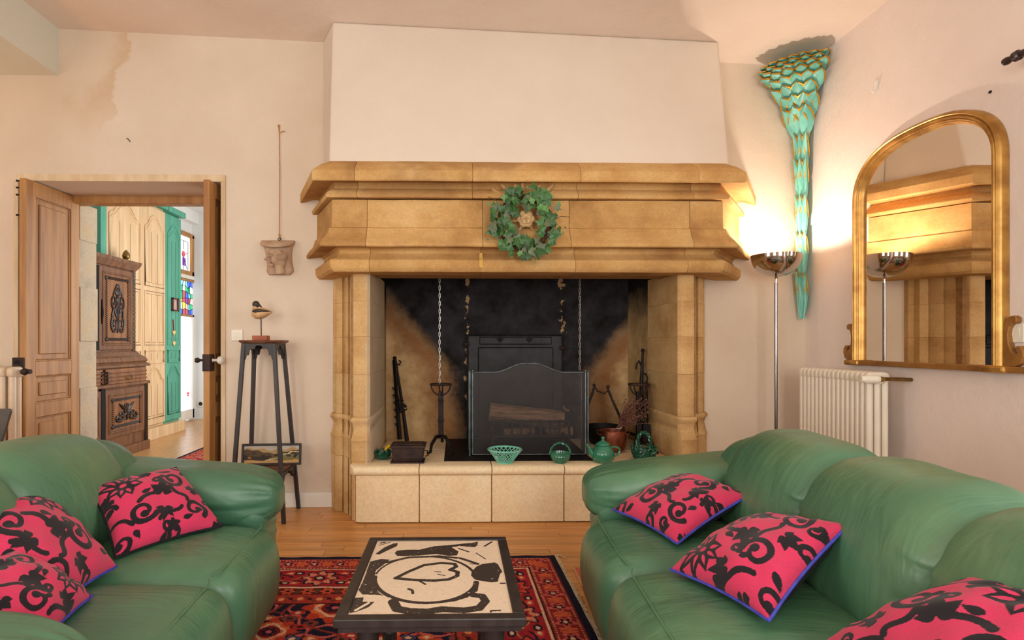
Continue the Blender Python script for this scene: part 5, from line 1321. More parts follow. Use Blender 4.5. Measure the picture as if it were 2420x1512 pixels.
MB().tube([(0, 0, 0), (0, -.012, 0)], .05, 20).build('plate', 'switch', t, local=True); MB().tube([(0, -.012, 0), (0, -.014, 0)], .028, 16).build('well', 'lead', t, local=True)

# ---- tall fitted cupboards along the left hall wall: pine doors, then a green bay
CXF = -3.45
cpd = thing('fitted_cupboard', 'tall pale pine fitted cupboard with arched panels in the hall', 'cupboard', (CXF - .15, 2.3, 0))
def cy_(u): return atX(u, 800, CXF).y
cz1 = 2.66
def arched_door(parent, y0, y1, m, secs, xf):
    """secs: list of (z0, z1, arched)"""
    MB().box(xf - .03, xf, y0 + .003, y1 - .003, .16, cz1 - .03).build('door', m, parent, smooth=0, bevel=.003)
    for z0, z1, ar in secs:
        a, b4 = y0 + .05, y1 - .045; mid = (a + b4) / 2; w = (b4 - a) / 2
        pts = [(xf + .002, a, z0), (xf + .002, b4, z0)]
        if ar:
            hgt = .17 * min(1, w / .2)
            prof = [(1, 0), (.98, .10), (.86, .22), (.74, .26), (.62, .48), (.42, .78), (.2, .95), (0, 1)]
            pts += [(xf + .002, mid + w * q, z1 - hgt + hgt * k) for q, k in prof] + [(xf + .002, mid - w * q, z1 - hgt + hgt * k) for q, k in prof[::-1][1:]]
        else: pts += [(xf + .002, b4, z1), (xf + .002, a, z1)]
        mb = MB().tube(pts, .009, 6, loop=True)
        c_ = Vector((xf, mid, (z0 + z1) / 2))
        inner = [tuple(c_ + (Vector(q) - c_) * .90) for q in pts]; mb.tube([(xf + .001, q[1], q[2]) for q in inner], .005, 5, loop=True)
        mb.build('panel_moulding', m, parent)
        for q in (-.33, .33) if w > .12 else (0,): MB().box(xf + .0, xf + .0015, mid + w * q - .0015, mid + w * q + .0015, z0 + .04, z1 - (.20 if ar else .03)).build('board_joint', 'oak_dark', parent, smooth=0)
y_a, y_b, y_c, y_d, y_e = cy_(236), cy_(250), cy_(336), cy_(391), cy_(428)
MB().box(CXF - .33, CXF - .03, y_b, y_d, 0.02, cz1).build('carcass', 'pine_pale', cpd, smooth=0)
zu = lambda u, v: atX(u, v, CXF).z
secs = [(.32, .80, True), (.83, 1.02, False), (1.07, 1.72, False), (1.78, 2.58, True)]
secs = [(zu(365, 987), zu(365, 868), True), (zu(365, 858), zu(365, 828), False), (zu(365, 815), zu(365, 690), False), (zu(365, 678), zu(365, 510), True)]
arched_door(cpd, y_b, y_c, 'pine_pale', secs, CXF); arched_door(cpd, y_c, y_d, 'pine_pale', secs, CXF)
MB().box(CXF - .33, CXF + .05, y_b, y_d - .001, 0, .13).build('plinth', 'pine_pale', cpd, smooth=0, bevel=.004)
MB().box(CXF - .33, CXF + .04, y_c + .02, y_d - .002, cz1, cz1 + .06).build('cornice', 'green_paint', cpd, smooth=0, bevel=.01, label='teal painted cornice')
gcp = thing('green_cupboard', 'narrow teal painted end bay of fitted cupboard beside hall window', 'cupboard', (CXF - .15, (y_d + y_e) / 2, 0))
MB().box(CXF - .33, CXF + .05, y_d, y_e + .02, 0, .129).build('plinth', 'pine_pale', gcp, smooth=0, bevel=.004)
MB().box(CXF - .33, CXF - .03, y_d, y_e, .13, cz1).build('carcass', 'green_paint', gcp, smooth=0)
arched_door(gcp, y_d, y_e, 'green_paint', [(a, b4, c_) for a, b4, c_ in secs[:1]] + [(secs[1][0], secs[1][1], False), (secs[2][0], secs[3][1] - .02, True)], CXF)
MB().loft([[(CXF - .33, yv, z), (CXF + d, yv, z), (CXF + d, yv, z + hh), (CXF - .33, yv, z + hh)] for yv, d, z, hh in ((y_d, .05, cz1 - .01, .07), (y_e + .03, .05, cz1 - .01, .07))]).build('cornice', 'green_paint', gcp, smooth=0, bevel=.01)
MB().box(CXF - .33, CXF + .01, y_a, y_b, 0, cz1 + .06).build('post', 'green_paint', cpd, smooth=0, bevel=.004, label='teal painted upright at the left end of the cupboard')
p = atX(411, 719, CXF + .02); t = thing('small_picture', 'tiny picture in a brown frame hung on the green cupboard', 'picture', tuple(p))
a0, a1 = atX(404, 719, CXF).y, atX(419, 719, CXF).y; z0, z1 = atX(411, 735, CXF).z, atX(411, 704, CXF).z
ff = MB(); yw = .018
ff.box(CXF, CXF + .025, a0, a1, z0, z0 + yw).box(CXF, CXF + .025, a0, a1, z1 - yw, z1).box(CXF, CXF + .025, a0, a0 + yw * 1.6, z0, z1).box(CXF, CXF + .025, a1 - yw * 1.6, a1, z0, z1); ff.build('frame', 'frame_brown', t, smooth=0, bevel=.003)
MB().box(CXF, CXF + .008, a0 + .01, a1 - .01, z0 + .01, z1 - .01).build('print', mat('orange_print', (220, 170, 140), (150, 160, 180), .6, scale=25), t, smooth=0)
def heart(mb, y, z, s, x):
    pts = []
    for i in range(24):
        q = 2 * PI * i / 24; pts.append((16 * math.sin(q) ** 3 / 16 * s, (13 * math.cos(q) - 5 * math.cos(2 * q) - 2 * math.cos(3 * q) - math.cos(4 * q)) / 16 * s))
    return mb.loft([[(xx, y + a, z + b4) for a, b4 in pts] for xx in (x, x + .012)])
for v0, v1, lb, rib in ((755, 786, 'upper cream heart hung from a red ribbon on the green cupboard', True), (790, 811, 'lower cream heart hung under another heart on the green cupboard', False)):
    p = atX(411, v1, CXF + .01); q = atX(410, v0, CXF + .01); t = thing('hanging_heart', lb, 'ornament', tuple(p), 0, 'hearts on the green cupboard')
    heart(MB(), p.y, p.z, .034, CXF + .004).build('heart', 'heart', t, smooth=0, bevel=.002)
    MB().tube([(CXF + .008, q.y, q.z), (CXF + .008, p.y, p.z + .02)], .006 if rib else .002, 6).build('ribbon', 'red_cord' if rib else 'string', t)

# ---- carved two-part oak cabinet in front of the pine cupboard
XU, XLo = -3.28, -3.20
cab = thing('carved_cabinet', 'dark carved two part oak cabinet seen through the open door', 'cabinet', (XU - .1, 1.7, 0))
def ku(u, X=XU): return atX(u, 800, X).y
yu1 = ku(321); yu0 = yu1 - 1.36; yl1 = ku(350, XLo); yl0 = yu0 - .05
zu_ = lambda u, v, X=XU: atX(u, v, X).z
zt = zu_(321, 628); zmid = zu_(325, 832)
MB().box(XU - .14, XU - .02, yu0, yu1, zmid, zt).build('upper_case', 'oak', cab, smooth=0, bevel=.004)
MB().loft([[(XU - .14, yv - e, z), (XU + d, yv - e, z), (XU + d, yv + e, z), (XU - .14, yv + e, z)] for yv, e, d, z in (((yu0 + yu1) / 2, (yu1 - yu0) / 2, 0, zt - .06), ((yu0 + yu1) / 2, (yu1 - yu0) / 2 + .02, .02, zt - .03), ((yu0 + yu1) / 2, (yu1 - yu0) / 2 + .03, .04, zt), ((yu0 + yu1) / 2, (yu1 - yu0) / 2 + .035, .045, zt + .03))]).build('cornice', 'oak', cab, smooth=0, bevel=.003)
def carving(mb, xf, yc, zc_, hw, hh, kind):
    """scrollwork relief"""
    S = lambda pts, r: mb.tube([(xf + .006, yc + a * hw, zc_ + b4 * hh) for a, b4 in pts], r, 6)
    for sg in (-1, 1):
        if kind == 0:
            S([(sg * a, b4) for a, b4 in spiral(.42, .28, .34, .07, 2.6, 1.5)], [.012] * 10 + [.009] * 19)
            S([(sg * a, b4) for a, b4 in spiral(.36, -.58, .36, .07, 1.2, -1.4)], [.012] * 10 + [.009] * 19)
            S([(sg * .1, .05), (sg * .5, -.05), (sg * .62, -.25), (sg * .5, -.36)], [.012, .014, .012, .006]); S([(sg * .06, .95), (sg * .24, .75), (sg * .5, .52)], [.006, .012, .008]); S([(sg * .1, -.3), (sg * .3, -.12), (sg * .2, .1)], .011)
            S([(sg * .2, -.75), (sg * .5, -.86), (sg * .62, -.70)], [.012, .009, .004])
        else:
            S([(sg * a, b4) for a, b4 in spiral(.40, -.15, .32, .06, 2.0, 1.5)], [.012] * 10 + [.009] * 19)
            S([(sg * a, b4) for a, b4 in spiral(.52, -.62, .36, .06, 1.0, -1.4)], [.013] * 10 + [.009] * 19)
            S([(sg * .08, .1), (sg * .28, .42), (sg * .46, .72), (sg * .62, .92)], [.008, .016, .013, .004]); S([(sg * .05, .15), (sg * .14, .5), (sg * .18, .8)], [.008, .014, .005])
            S([(sg * .2, -.7), (sg * .55, -.88), (sg * .85, -.86)], [.014, .011, .006])
    if kind == 0:
        mb.ball((xf + .008, yc, zc_ + hh * .62), (.014, hw * .30, hh * .13), 10, 6).ball((xf + .008, yc, zc_ + hh * .86), (.012, hw * .22, hh * .09), 10, 6).ball((xf + .008, yc, zc_ + hh * .35), (.012, hw * .2, hh * .16), 10, 6)
    S([(0, -.9), (0, -.4), (0, .1), (0, .9 if kind else .3)], [.008, .016, .013, .006])
    return mb
def rope_frame(mb, xf, y0, y1, z0, z1):
    c = [(xf + .004, y0, z0), (xf + .004, y1, z0), (xf + .004, y1, z1), (xf + .004, y0, z1)]
    for i in range(4):
        a, b4 = Vector(c[i]), Vector(c[(i + 1) % 4]); n = int((b4 - a).length / .018); d = (b4 - a).normalized(); s_ = Vector((0, -d.z, d.y))
        for k in range(n):
            m_ = a + (b4 - a) * ((k + .5) / n); mb.tube([tuple(m_ - s_ * .013 - d * .006), tuple(m_ + s_ * .013 + d * .006)], .0052, 4)
        mb.ball(c[i], (.012, .022, .022), 8, 5)
    return mb
def cab_door(y0, y1, z0, z1, xf, kind):
    d = MB().box(xf - .02, xf, y0 + .004, y1 - .004, z0, z1).build('door', 'oak', cab, smooth=0, bevel=.004)
    mb = MB()
    for k, r in ((.05, .008), (.066, .006)): rect = [(xf + .001, y0 + k, z0 + k), (xf + .001, y1 - k, z0 + k), (xf + .001, y1 - k, z1 - k), (xf + .001, y0 + k, z1 - k)]; [mb.tube([rect[i], rect[(i + 1) % 4]], r, 6) for i in range(4)]
    mb.build('moulding', 'oak', d)
    MB().box(xf - .004, xf + .002, y0 + .07, y1 - .07, z0 + .07, z1 - .07).build('panel', 'oak_panel', d, smooth=0)
    rope_frame(MB(), xf, y0 + .10, y1 - .10, z0 + .10, z1 - .10).build('rope_border', 'oak_dark', d)
    yc, zc_ = (y0 + y1) / 2, (z0 + z1) / 2
    carving(MB(), xf, yc, zc_, (y1 - y0) / 2 - .125, (z1 - z0) / 2 - .135, kind).build('carving', 'oak_dark', d)
ym = ku(233); ye = ku(315)
dz0, dz1 = zu_(300, 826), zt - .075
cab_door(ym + .01, ye, dz0, dz1, XU, 0); cab_door(2 * ym - ye - .01, ym - .025, dz0, dz1, XU, 0)
MB().box(XU - .02, XU - .002, ym - .022, ym + .008, dz0, dz1).build('gap', 'black', cab, smooth=0)
for yy in (ym - .05, ym + .045): MB().tube([(XU + .004, yy, (dz0 + dz1) / 2 - .15), (XU + .008, yy, (dz0 + dz1) / 2 - .05), (XU + .004, yy, (dz0 + dz1) / 2 + .08)], [.004, .011, .004], 6).build('escutcheon', 'iron', cab)
rope = MB(); n = 60
for k in range(n):
    z = zmid + (zt - .06 - zmid) * (k + .5) / n; rope.tube([(XU - .012, yu1 - .004, z - .008), (XU + .006, yu1 - .022, z), (XU - .0, yu1 - .036, z + .008)], .006, 4)
rope.build('twisted_post', 'oak_dark', cab)
# waist mouldings and the drawer row
zw = [(zmid + .01, .0), (zmid - .03, .03), (zmid - .05, .06), (zmid - .085, .075), (zmid - .10, .06), (zmid - .12, .09), (zmid - .14, .09)]
ymd, e0 = (yl0 + yl1) / 2, (yl1 - yl0) / 2 - .06
MB().loft([[(XU - .14, ymd - e0 - d, z), (XU + d, ymd - e0 - d, z), (XU + d, ymd + e0 + d, z), (XU - .14, ymd + e0 + d, z)] for z, d in zw]).build('waist_moulding', 'oak', cab, smooth=0, bevel=.004)
zd0, zd1 = zu_(350, 905, XLo), zmid - .14
MB().box(XU - .14, XLo - .02, yl0, yl1, 0.02, zd1).build('lower_case', 'oak', cab, smooth=0, bevel=.004)
for y0, y1 in ((ymd + .02, yl1 - .05), (yl0 + .05, ymd - .02)):
    df = MB().box(XLo - .03, XLo + .012, y0, y1, zd0 + .03, zd1 - .01).build('drawer', 'oak_panel', cab, smooth=0, bevel=.008)
    mb = MB()
    for z in (.25, .5, .75): mb.tube([(XLo + .013, y0 + .01, zd0 + .03 + (zd1 - zd0 - .04) * z), (XLo + .013, y1 - .01, zd0 + .03 + (zd1 - zd0 - .04) * z)], .010, 6)
    mb.build('reeding', 'oak', df)
    yh = y0 + (y1 - y0) * .5; MB().tube([(XLo + .015, yh - .05, (zd0 + zd1) / 2 + .02), (XLo + .035, yh - .045, (zd0 + zd1) / 2 - .02), (XLo + .035, yh + .045, (zd0 + zd1) / 2 - .02), (XLo + .015, yh + .05, (zd0 + zd1) / 2 + .02)], .006, 6).build('handle', 'brass', df)
for yy in (ymd - .045, ymd + .035):
    mb = MB()
    for k in range(4): mb.ball((XLo + .012, yy, zd0 + .05 + k * .03), (.018, .016, .015), 8, 5)
    mb.build('turned_block', 'oak_dark', cab)
MB().box(XU - .1, XLo + .02, yl0, yl1 + .01, zd0 - .0, zd0 + .03).build('frieze_rail', 'oak', cab, smooth=0, bevel=.006)
cab_door(ymd + .03, yl1 - .06, .20, zd0 - .02, XLo, 1); cab_door(yl0 + .06, ymd - .03, .20, zd0 - .02, XLo, 1)
MB().box(XLo - .02, XLo - .001, ymd - .028, ymd + .028, .12, zd0).build('gap', 'black', cab, smooth=0)
rope = MB()
for k in range(70):
    z = .05 + (zd0 - .05) * (k + .5) / 70; rope.tube([(XLo - .012, yl1 - .002, z - .007), (XLo + .006, yl1 - .02, z), (XLo, yl1 - .036, z + .007)], .0058, 4)
rope.build('twisted_post', 'oak_dark', cab)
MB().box(XU - .12, XLo + .02, yl0 - .01, yl1 + .01, 0, .09).build('base', 'oak', cab, smooth=0, bevel=.006)
p = atX(298, 610, XU - .05); MB().lathe([(.004, 0), (.025, .004), (.012, .018), (.03, .035), (.036, .055), (.03, .085), (.012, .110), (.003, .118)], 18, Matrix.Translation((XU - .05, p.y, zt + .03))).build('finial', 'brass', cab, label='brass acorn finial')

# ================================================================== CARPETS
def rug_colours(E1, E2, field_u, field_v, seed=1):
    """E1, E2: distance (m) to the two nearest borders; field_u/v: metres"""
    e = np.minimum(E1, E2); along = np.where(E1 < E2, field_v, field_u); C = np.zeros(e.shape + (3,))
    r_ = np.random.default_rng(seed)
    def put(mask, c): C[mask] = lin(c)
    navy, red, orange, cream, brown, coral, dk = (28, 28, 48), (160, 36, 46), (196, 72, 54), (226, 180, 148), (104, 52, 40), (206, 92, 88), (62, 22, 30)
    put(np.ones(e.shape, bool), navy)
    def band(a, b, c): m = (e >= a) & (e < b); put(m, c); return m
    def motif(a, b, L, fn):
        m = (e >= a) & (e < b); t = (np.mod(along, L) / L - .5) * L; q = e - (a + b) / 2; fn(m, t, q, np.floor(along / L))
    band(.032, .15, (140, 44, 46)); band(.15, .158, dk); band(.158, .168, cream); band(.168, .345, red); band(.345, .352, dk); band(.352, .364, cream); band(.364, .43, (96, 28, 32)); band(.43, .51, (166, 58, 48)); band(.51, .52, dk)
    def minor(m, t, q, k):
        a = np.arctan2(q, t); r = np.hypot(t, q * 1.0)
        put(m & (r < .036 * (1 + .3 * np.cos(5 * a))), coral); put(m & (r < .022 * (1 + .3 * np.cos(5 * a))), dk); put(m & (r < .010), cream)
        put(m & (np.abs(np.abs(t) - .052) < .008 + .004 * np.cos(60 * q)) & (np.abs(q) < .035), (206, 96, 64))
        put(m & (np.abs(q) > .046) & (np.abs(q) < .054) & (np.mod(t, .016) < .009), (216, 140, 110))
    motif(.032, .15, .125, minor)
    def main(m, t, q, k):
        a = np.arctan2(q, t); r = np.hypot(t, q); odd = np.mod(k, 2) > 0
        put(m & (np.abs(q - .035 * np.sin(t * 22)) < .006), navy); put(m & (np.abs(q + .035 * np.sin(t * 22 + 1)) < .004), (196, 120, 70))
        put(m & (r < .076 * (1 + .16 * np.cos(8 * a))), navy); put(m & odd & (r < .064 * (1 + .2 * np.cos(8 * a))), orange); put(m & ~odd & (r < .064 * (1 + .2 * np.cos(8 * a))), (216, 134, 104))
        put(m & (r < .040 * (1 + .2 * np.cos(6 * a + 1))), red); put(m & (r < .026), navy); put(m & (r < .014), cream)
        for s1 in (-1, 1):
            for s2 in (-1, 1): put(m & (((t - s1 * .105) / .026) ** 2 + ((q - s2 * .052) / .018) ** 2 < 1), orange if s1 * s2 > 0 else navy); put(m & (((t - s1 * .105) / .012) ** 2 + ((q - s2 * .052) / .008) ** 2 < 1), cream)
    motif(.168, .345, .25, main)
    def guard(m, t, q, k):
        a = np.arctan2(q, t); r = np.hypot(t, q); put(m & (r < .026 * (1 + .25 * np.cos(6 * a))), (206, 84, 54)); put(m & (r < .010), navy); put(m & (np.abs(np.abs(t) - .042) < .010) & (np.abs(q) < .018), (88, 66, 44))
    motif(.364, .43, .085, guard)
    def guard2(m, t, q, k):
        put(m & (np.abs(q - .018 * np.sin(t * 80)) < .006), brown); put(m & (np.hypot(t, q) < .014), (226, 150, 100)); put(m & (np.hypot(np.abs(t) - .038, q) < .009), dk)
    motif(.43, .51, .08, guard2)
    f = e >= .52
    u, v = field_u + .05, field_v + .02
    for (ou, ov, sc_) in ((0, 0, 1), (.21, .19, .78)):
        tu = np.mod(u + ou, .42) - .21; tv = np.mod(v + ov, .38) - .19; a = np.arctan2(tv, tu); r = np.hypot(tu, tv) / sc_
        put(f & (np.abs(r - .165 - .02 * np.cos(6 * a)) < .007), coral); put(f & (np.abs(r - .19 - .02 * np.sin(4 * a)) < .005), (146, 56, 44))
        for i in range(8):
            an = 2 * PI * i / 8 + .3; lx_, ly_ = .145 * sc_ * math.cos(an), .145 * sc_ * math.sin(an); put(f & (((tu - lx_) / .030) ** 2 + ((tv - ly_) / .020) ** 2 < 1), [(176, 52, 44), (120, 66, 60), (196, 96, 60), (64, 64, 92)][i % 4]); put(f & (((tu - lx_) / .013) ** 2 + ((tv - ly_) / .009) ** 2 < 1), cream if i % 3 == 0 else dk)
        put(f & (r < .115 * (1 + .17 * np.cos(8 * a))), (190, 62, 44)); put(f & (r < .088 * (1 + .12 * np.cos(8 * a + PI))), (216, 106, 64)); put(f & (np.abs(r - .066 * (1 + .15 * np.cos(4 * a))) < .008), cream); put(f & (r < .054), (120, 30, 34)); put(f & (r < .034 * (1 + .2 * np.cos(6 * a))), navy); put(f & (r < .014), coral)
    # hand-knotted unevenness
    n = r_.normal(0, 1, e.shape); n = (n + np.roll(n, 1, 0) + np.roll(n, 1, 1)) / 2.2
    return C * (1 + .16 * n[..., None]).clip(.4, 1.6)
yr0 = atZ(1310, 1311, .012).y; xr1 = atZ(1310, 1311, .012).x; xr2 = atZ(1420, 1512, .012).x
rx0, ry0 = -1.05, -3.30
nx, ny = 430, 480
U, V = np.meshgrid(np.linspace(0, 1, nx), np.linspace(0, 1, ny))
Yg = yr0 + (ry0 - yr0) * V; Xr = xr1 + (xr2 - xr1) * (yr0 - Yg) / 1.0 * .9
Xg = rx0 + (Xr - rx0) * U
E1, E2 = Xr - Xg, yr0 - Yg
C_ = rug_colours(E1, E2, E1, E2)
Zg = .010 + .0012 * np.sin(Xg * 40) * np.sin(Yg * 33)
rug = thing('persian_rug', 'large red and navy Persian rug under the coffee table', 'rug', ((rx0 + xr1) / 2, (yr0 + ry0) / 2, 0))
grid_obj('pile', np.stack([Xg, Yg, Zg], -1), C_, 'carpet', rug)
MB().add([(rx0, ry0, .001), (Xr[-1, 0], ry0, .001), (xr1, yr0, .001), (rx0, yr0, .001), (rx0, ry0, .008), (Xr[-1, 0], ry0, .008), (xr1, yr0, .008), (rx0, yr0, .008)], [(0, 3, 2, 1), (4, 5, 6, 7), (0, 1, 5, 4), (1, 2, 6, 5), (2, 3, 7, 6), (3, 0, 4, 7)]).build('backing', 'black_velvet', rug, smooth=0)
mb = MB(); rg = random.Random(2)
for i in range(240):
    t = i / 239; yv = yr0 + (ry0 - yr0) * t; x = float(np.interp(-yv, -Yg[:, 0], Xr[:, 0])); mb.tube([(x, yv, .008), (x + .010, yv + rg.uniform(-.004, .004), .006), (x + .02, yv + rg.uniform(-.008, .008), .003)], .0032, 4)
mb.tube([(xr1 - .01, yr0, .006), (xr1 + .03, yr0 + .012, .006), (xr1 + .055, yr0 - .03, .005)], .003, 4)
o = mb.build('fringe', 'kilim_edge', rug); o['kind'] = 'stuff'
# second, lighter rug whose edge shows by the right sofa
k0, k1 = atZ(1353, 1340, .006), atZ(1440, 1512, .006)
kx, ky = np.meshgrid(np.linspace(0, 1, 70), np.linspace(0, 1, 160))
ky_ = k0.y + (-3.2 - k0.y) * ky; kxl = k0.x + (k1.x - k0.x) * (ky_ - k0.y) / (k1.y - k0.y); kx_ = kxl + .9 * kx
d_ = .9 * kx; Cc = np.zeros(kx.shape + (3,)); Cc[:] = lin((206, 168, 122)); Cc[d_ < .03] = lin((206, 112, 92)); Cc[(d_ < .012)] = lin((226, 190, 150)); Cc[(d_ > .06) & (d_ < .075)] = lin((170, 60, 48)); Cc[(np.mod(ky_, .05) < .016) & (d_ > .03) & (d_ < .055)] = lin((120, 54, 44))
kl = thing('kilim', 'pale striped kilim edge showing beside the right sofa', 'rug', (k0.x + .4, -2.3, 0))
grid_obj('weave', np.stack([kx_, ky_, np.full_like(kx_, .0045)], -1), Cc, 'carpet', kl)
# red runner in the hall
h0, h1, h2 = atZ(388, 1065, .01), atZ(478, 1030, .01), atZ(478, 1078, .01)
nx, ny = 180, 140; U, V = np.meshgrid(np.linspace(0, 1, nx), np.linspace(0, 1, ny))
hx0 = -2.62; Xg = hx0 + 1.4 * U; Yg = .75 + 1.45 * V
cc = rug_colours(Xg - hx0, 2.2 - Yg, Xg, Yg, 3)
hr_ = thing('hall_rug', 'red patterned rug on the hall floor beyond the door', 'rug', (hx0 + .7, 1.5, 0))
grid_obj('pile', np.stack([Xg, Yg, np.full_like(Xg, .010)], -1), cc, 'carpet', hr_)
MB().box(hx0, hx0 + 1.4, .75, 2.2, .001, .008).build('backing', 'black_velvet', hr_, smooth=0)

# ================================================================== COFFEE TABLE
TT = .42
f0, f1 = atZ(778, 1464, TT), atZ(1234.5, 1461.5, TT); b0, b1 = atZ(880, 1269, TT), atZ(1202, 1267, TT)
tx0, tx1 = (f0.x + b0.x) / 2, (f1.x + b1.x) / 2; ty0, ty1 = (f0.y + f1.y) / 2, (b0.y + b1.y) / 2
ct = thing('coffee_table', 'low dark wooden coffee table with framed black and white print in top', 'coffee table', ((tx0 + tx1) / 2, (ty0 + ty1) / 2, .012))
bw = .030
for x0, x1, y0, y1 in ((tx0, tx1, ty0, ty0 + bw), (tx0, tx1, ty1 - bw, ty1), (tx0, tx0 + bw, ty0 + bw, ty1 - bw), (tx1 - bw, tx1, ty0 + bw, ty1 - bw)):
    MB().box(x0, x1, y0, y1, TT - .022, TT).build('top_frame', 'dark_wood', ct, smooth=0, bevel=.003)
MB().box(tx0 + .01, tx1 - .01, ty0 + .01, ty1 - .01, TT - .036, TT - .020).build('top_board', 'dark_wood', ct, smooth=0)
# the print: white ground, bold black brushwork of a round apple, a heart and strokes, as printed on the sheet
nx, ny = 330, 400; U, V = np.meshgrid(np.linspace(0, 1, nx), np.linspace(0, 1, ny))
ux0, ux1, uy0, uy1 = tx0 + bw, tx1 - bw, ty0 + bw, ty1 - bw
def q_(pts):
    out = []
    for u, v in pts:
        p = atZ(580 + u / 2.75, 1220 + v / 2.75, TT); out.append(((p.x - ux0) / (ux1 - ux0), (p.y - uy0) / (uy1 - uy0)))
    return out
paper, ink = np.array(lin((226, 206, 180))), np.array(lin((58, 50, 46)))
K = np.zeros(U.shape, bool)
K |= d_poly(U, V, q_([(970, 230), (985, 214), (1050, 208), (1130, 208), (1230, 185), (1330, 178), (1420, 168), (1470, 165), (1512, 155), (1508, 180), (1490, 192), (1400, 185), (1340, 192), (1385, 220), (1375, 245), (1320, 248), (1240, 236), (1130, 246), (1030, 250), (985, 248)]))
K |= d_poly(U, V, q_([(810, 285), (880, 268), (940, 272), (905, 300), (850, 340), (832, 400), (838, 440), (870, 490), (900, 505), (860, 500), (760, 498), (735, 470), (770, 400)]))
K |= d_poly(U, V, q_([(1470, 350), (1500, 318), (1540, 300), (1620, 290), (1640, 300), (1670, 350), (1655, 365), (1640, 415), (1600, 418), (1540, 412), (1490, 400), (1466, 375)]))
el = [(1170 + 330 * math.cos(a), 402 + 150 * math.sin(a)) for a in [2 * PI * i / 48 for i in range(49)]]
K |= d_stroke(U, V, q_(el[2:26]), .012, .016) | d_stroke(U, V, q_(el[26:46]), .008, .012) | d_stroke(U, V, q_([(920, 290), (1060, 258), (1260, 250), (1400, 264), (1510, 300)]), .014)
hp = [(975, 392), (1060, 350), (1160, 308), (1270, 294), (1360, 300), (1370, 318), (1330, 338), (1380, 352), (1376, 378), (1320, 400), (1230, 408), (1100, 404), (975, 392)]
K |= d_stroke(U, V, q_(hp), .016)
K |= d_stroke(U, V, q_([(1500, 420), (1490, 470), (1430, 510), (1350, 535), (1250, 548)]), .022, .012)
K |= d_stroke(U, V, q_([(960, 545), (985, 590), (1060, 605), (1180, 608), (1280, 592), (1420, 600), (1520, 585), (1560, 540), (1540, 508), (1480, 500)]), .034, .026)
K |= d_poly(U, V, q_([(700, 520), (770, 515), (760, 545), (840, 545), (800, 580), (720, 610), (675, 618), (680, 580)])) & ~d_stroke(U, V, q_([(715, 600), (800, 552)]), .01)
K |= d_poly(U, V, q_([(845, 235), (900, 195), (960, 168), (990, 165), (985, 185), (920, 215), (870, 240)])) | d_stroke(U, V, q_([(880, 165), (905, 160)]), .01) | d_stroke(U, V, q_([(870, 180), (940, 160)]), .006)
K |= d_stroke(U, V, q_([(1555, 185), (1600, 158)]), .009) | d_stroke(U, V, q_([(1060, 462), (1085, 470), (1088, 490)]), .010) | d_stroke(U, V, q_([(1130, 410), (1170, 432)]), .008) | d_stroke(U, V, q_([(1230, 350), (1270, 352)]), .005) | d_stroke(U, V, q_([(1250, 366), (1296, 376)]), .005) | d_stroke(U, V, q_([(1594, 610), (1598, 602), (1655, 600)]), .007)
K |= d_stroke(U, V, q_([(1385, 200), (1450, 222)]), .012, .004) | d_stroke(U, V, q_([(1500, 230), (1560, 268)]), .008, .003) | d_stroke(U, V, q_([(1460, 300), (1510, 302)]), .006) | d_stroke(U, V, q_([(1660, 425), (1685, 425)]), .008)
# white cuts left in the ink, stray flecks on the paper
nz = RNG.normal(0, 1, U.shape); sm_ = nz.copy()
for _ in range(4): sm_ = (sm_ + np.roll(sm_, 1, 0) + np.roll(sm_, -1, 0) + np.roll(sm_, 1, 1) * 2 + np.roll(sm_, -1, 1) * 2) / 7
sm_ /= sm_.std()
K = (K & (sm_ < 2.6)) | (~K & (sm_ > 3.6))
Cc = np.where(K[..., None], ink * (1 + .25 * nz[..., None]).clip(.4, 2), paper * (1 + .03 * sm_[..., None]))
gb = grid_obj('print', np.stack([ux0 + (ux1 - ux0) * U, uy0 + (uy1 - uy0) * V, np.full_like(U, TT - .004)], -1), Cc, 'print', ct)
MB().box(ux0, ux1, uy0, uy1, TT - .022, TT - .006).build('print_board', 'white_paint', ct, smooth=0)
lz_ = TT - .036
for x in (tx0 + .075, tx1 - .075):
    for yv in (ty0 + .06, ty1 - .06):
        MB().lathe([(.010, .012), (.022, .018), (.024, .05), (.014, .065), (.024, .08), (.024, .15), (.014, .165), (.022, .185), (.026, .215), (.018, .25), (.012, .262), (.022, .275), (.014, .29), (.026, .305), (.028, lz_ - .012), (.028, lz_)], 20, Matrix.Translation((x, yv, 0))).build('leg', 'dark_wood', ct)
for x in (tx0 + .075, tx1 - .075): MB().box(x - .015, x + .015, ty0 + .06, ty1 - .06, .095, .130).build('stretcher', 'dark_wood', ct, smooth=0, bevel=.004)
for yv in (ty0 + .06, ty1 - .06): MB().box(tx0 + .06, tx1 - .06, yv - .014, yv + .014, .26, .285).build('stretcher', 'dark_wood', ct, smooth=0, bevel=.004)
for yv in (ty0 + .06, ty1 - .06): MB().box(tx0 + .06, tx1 - .06, yv - .012, yv + .012, lz_ - .02, lz_).build('apron', 'dark_wood', ct, smooth=0, bevel=.003)

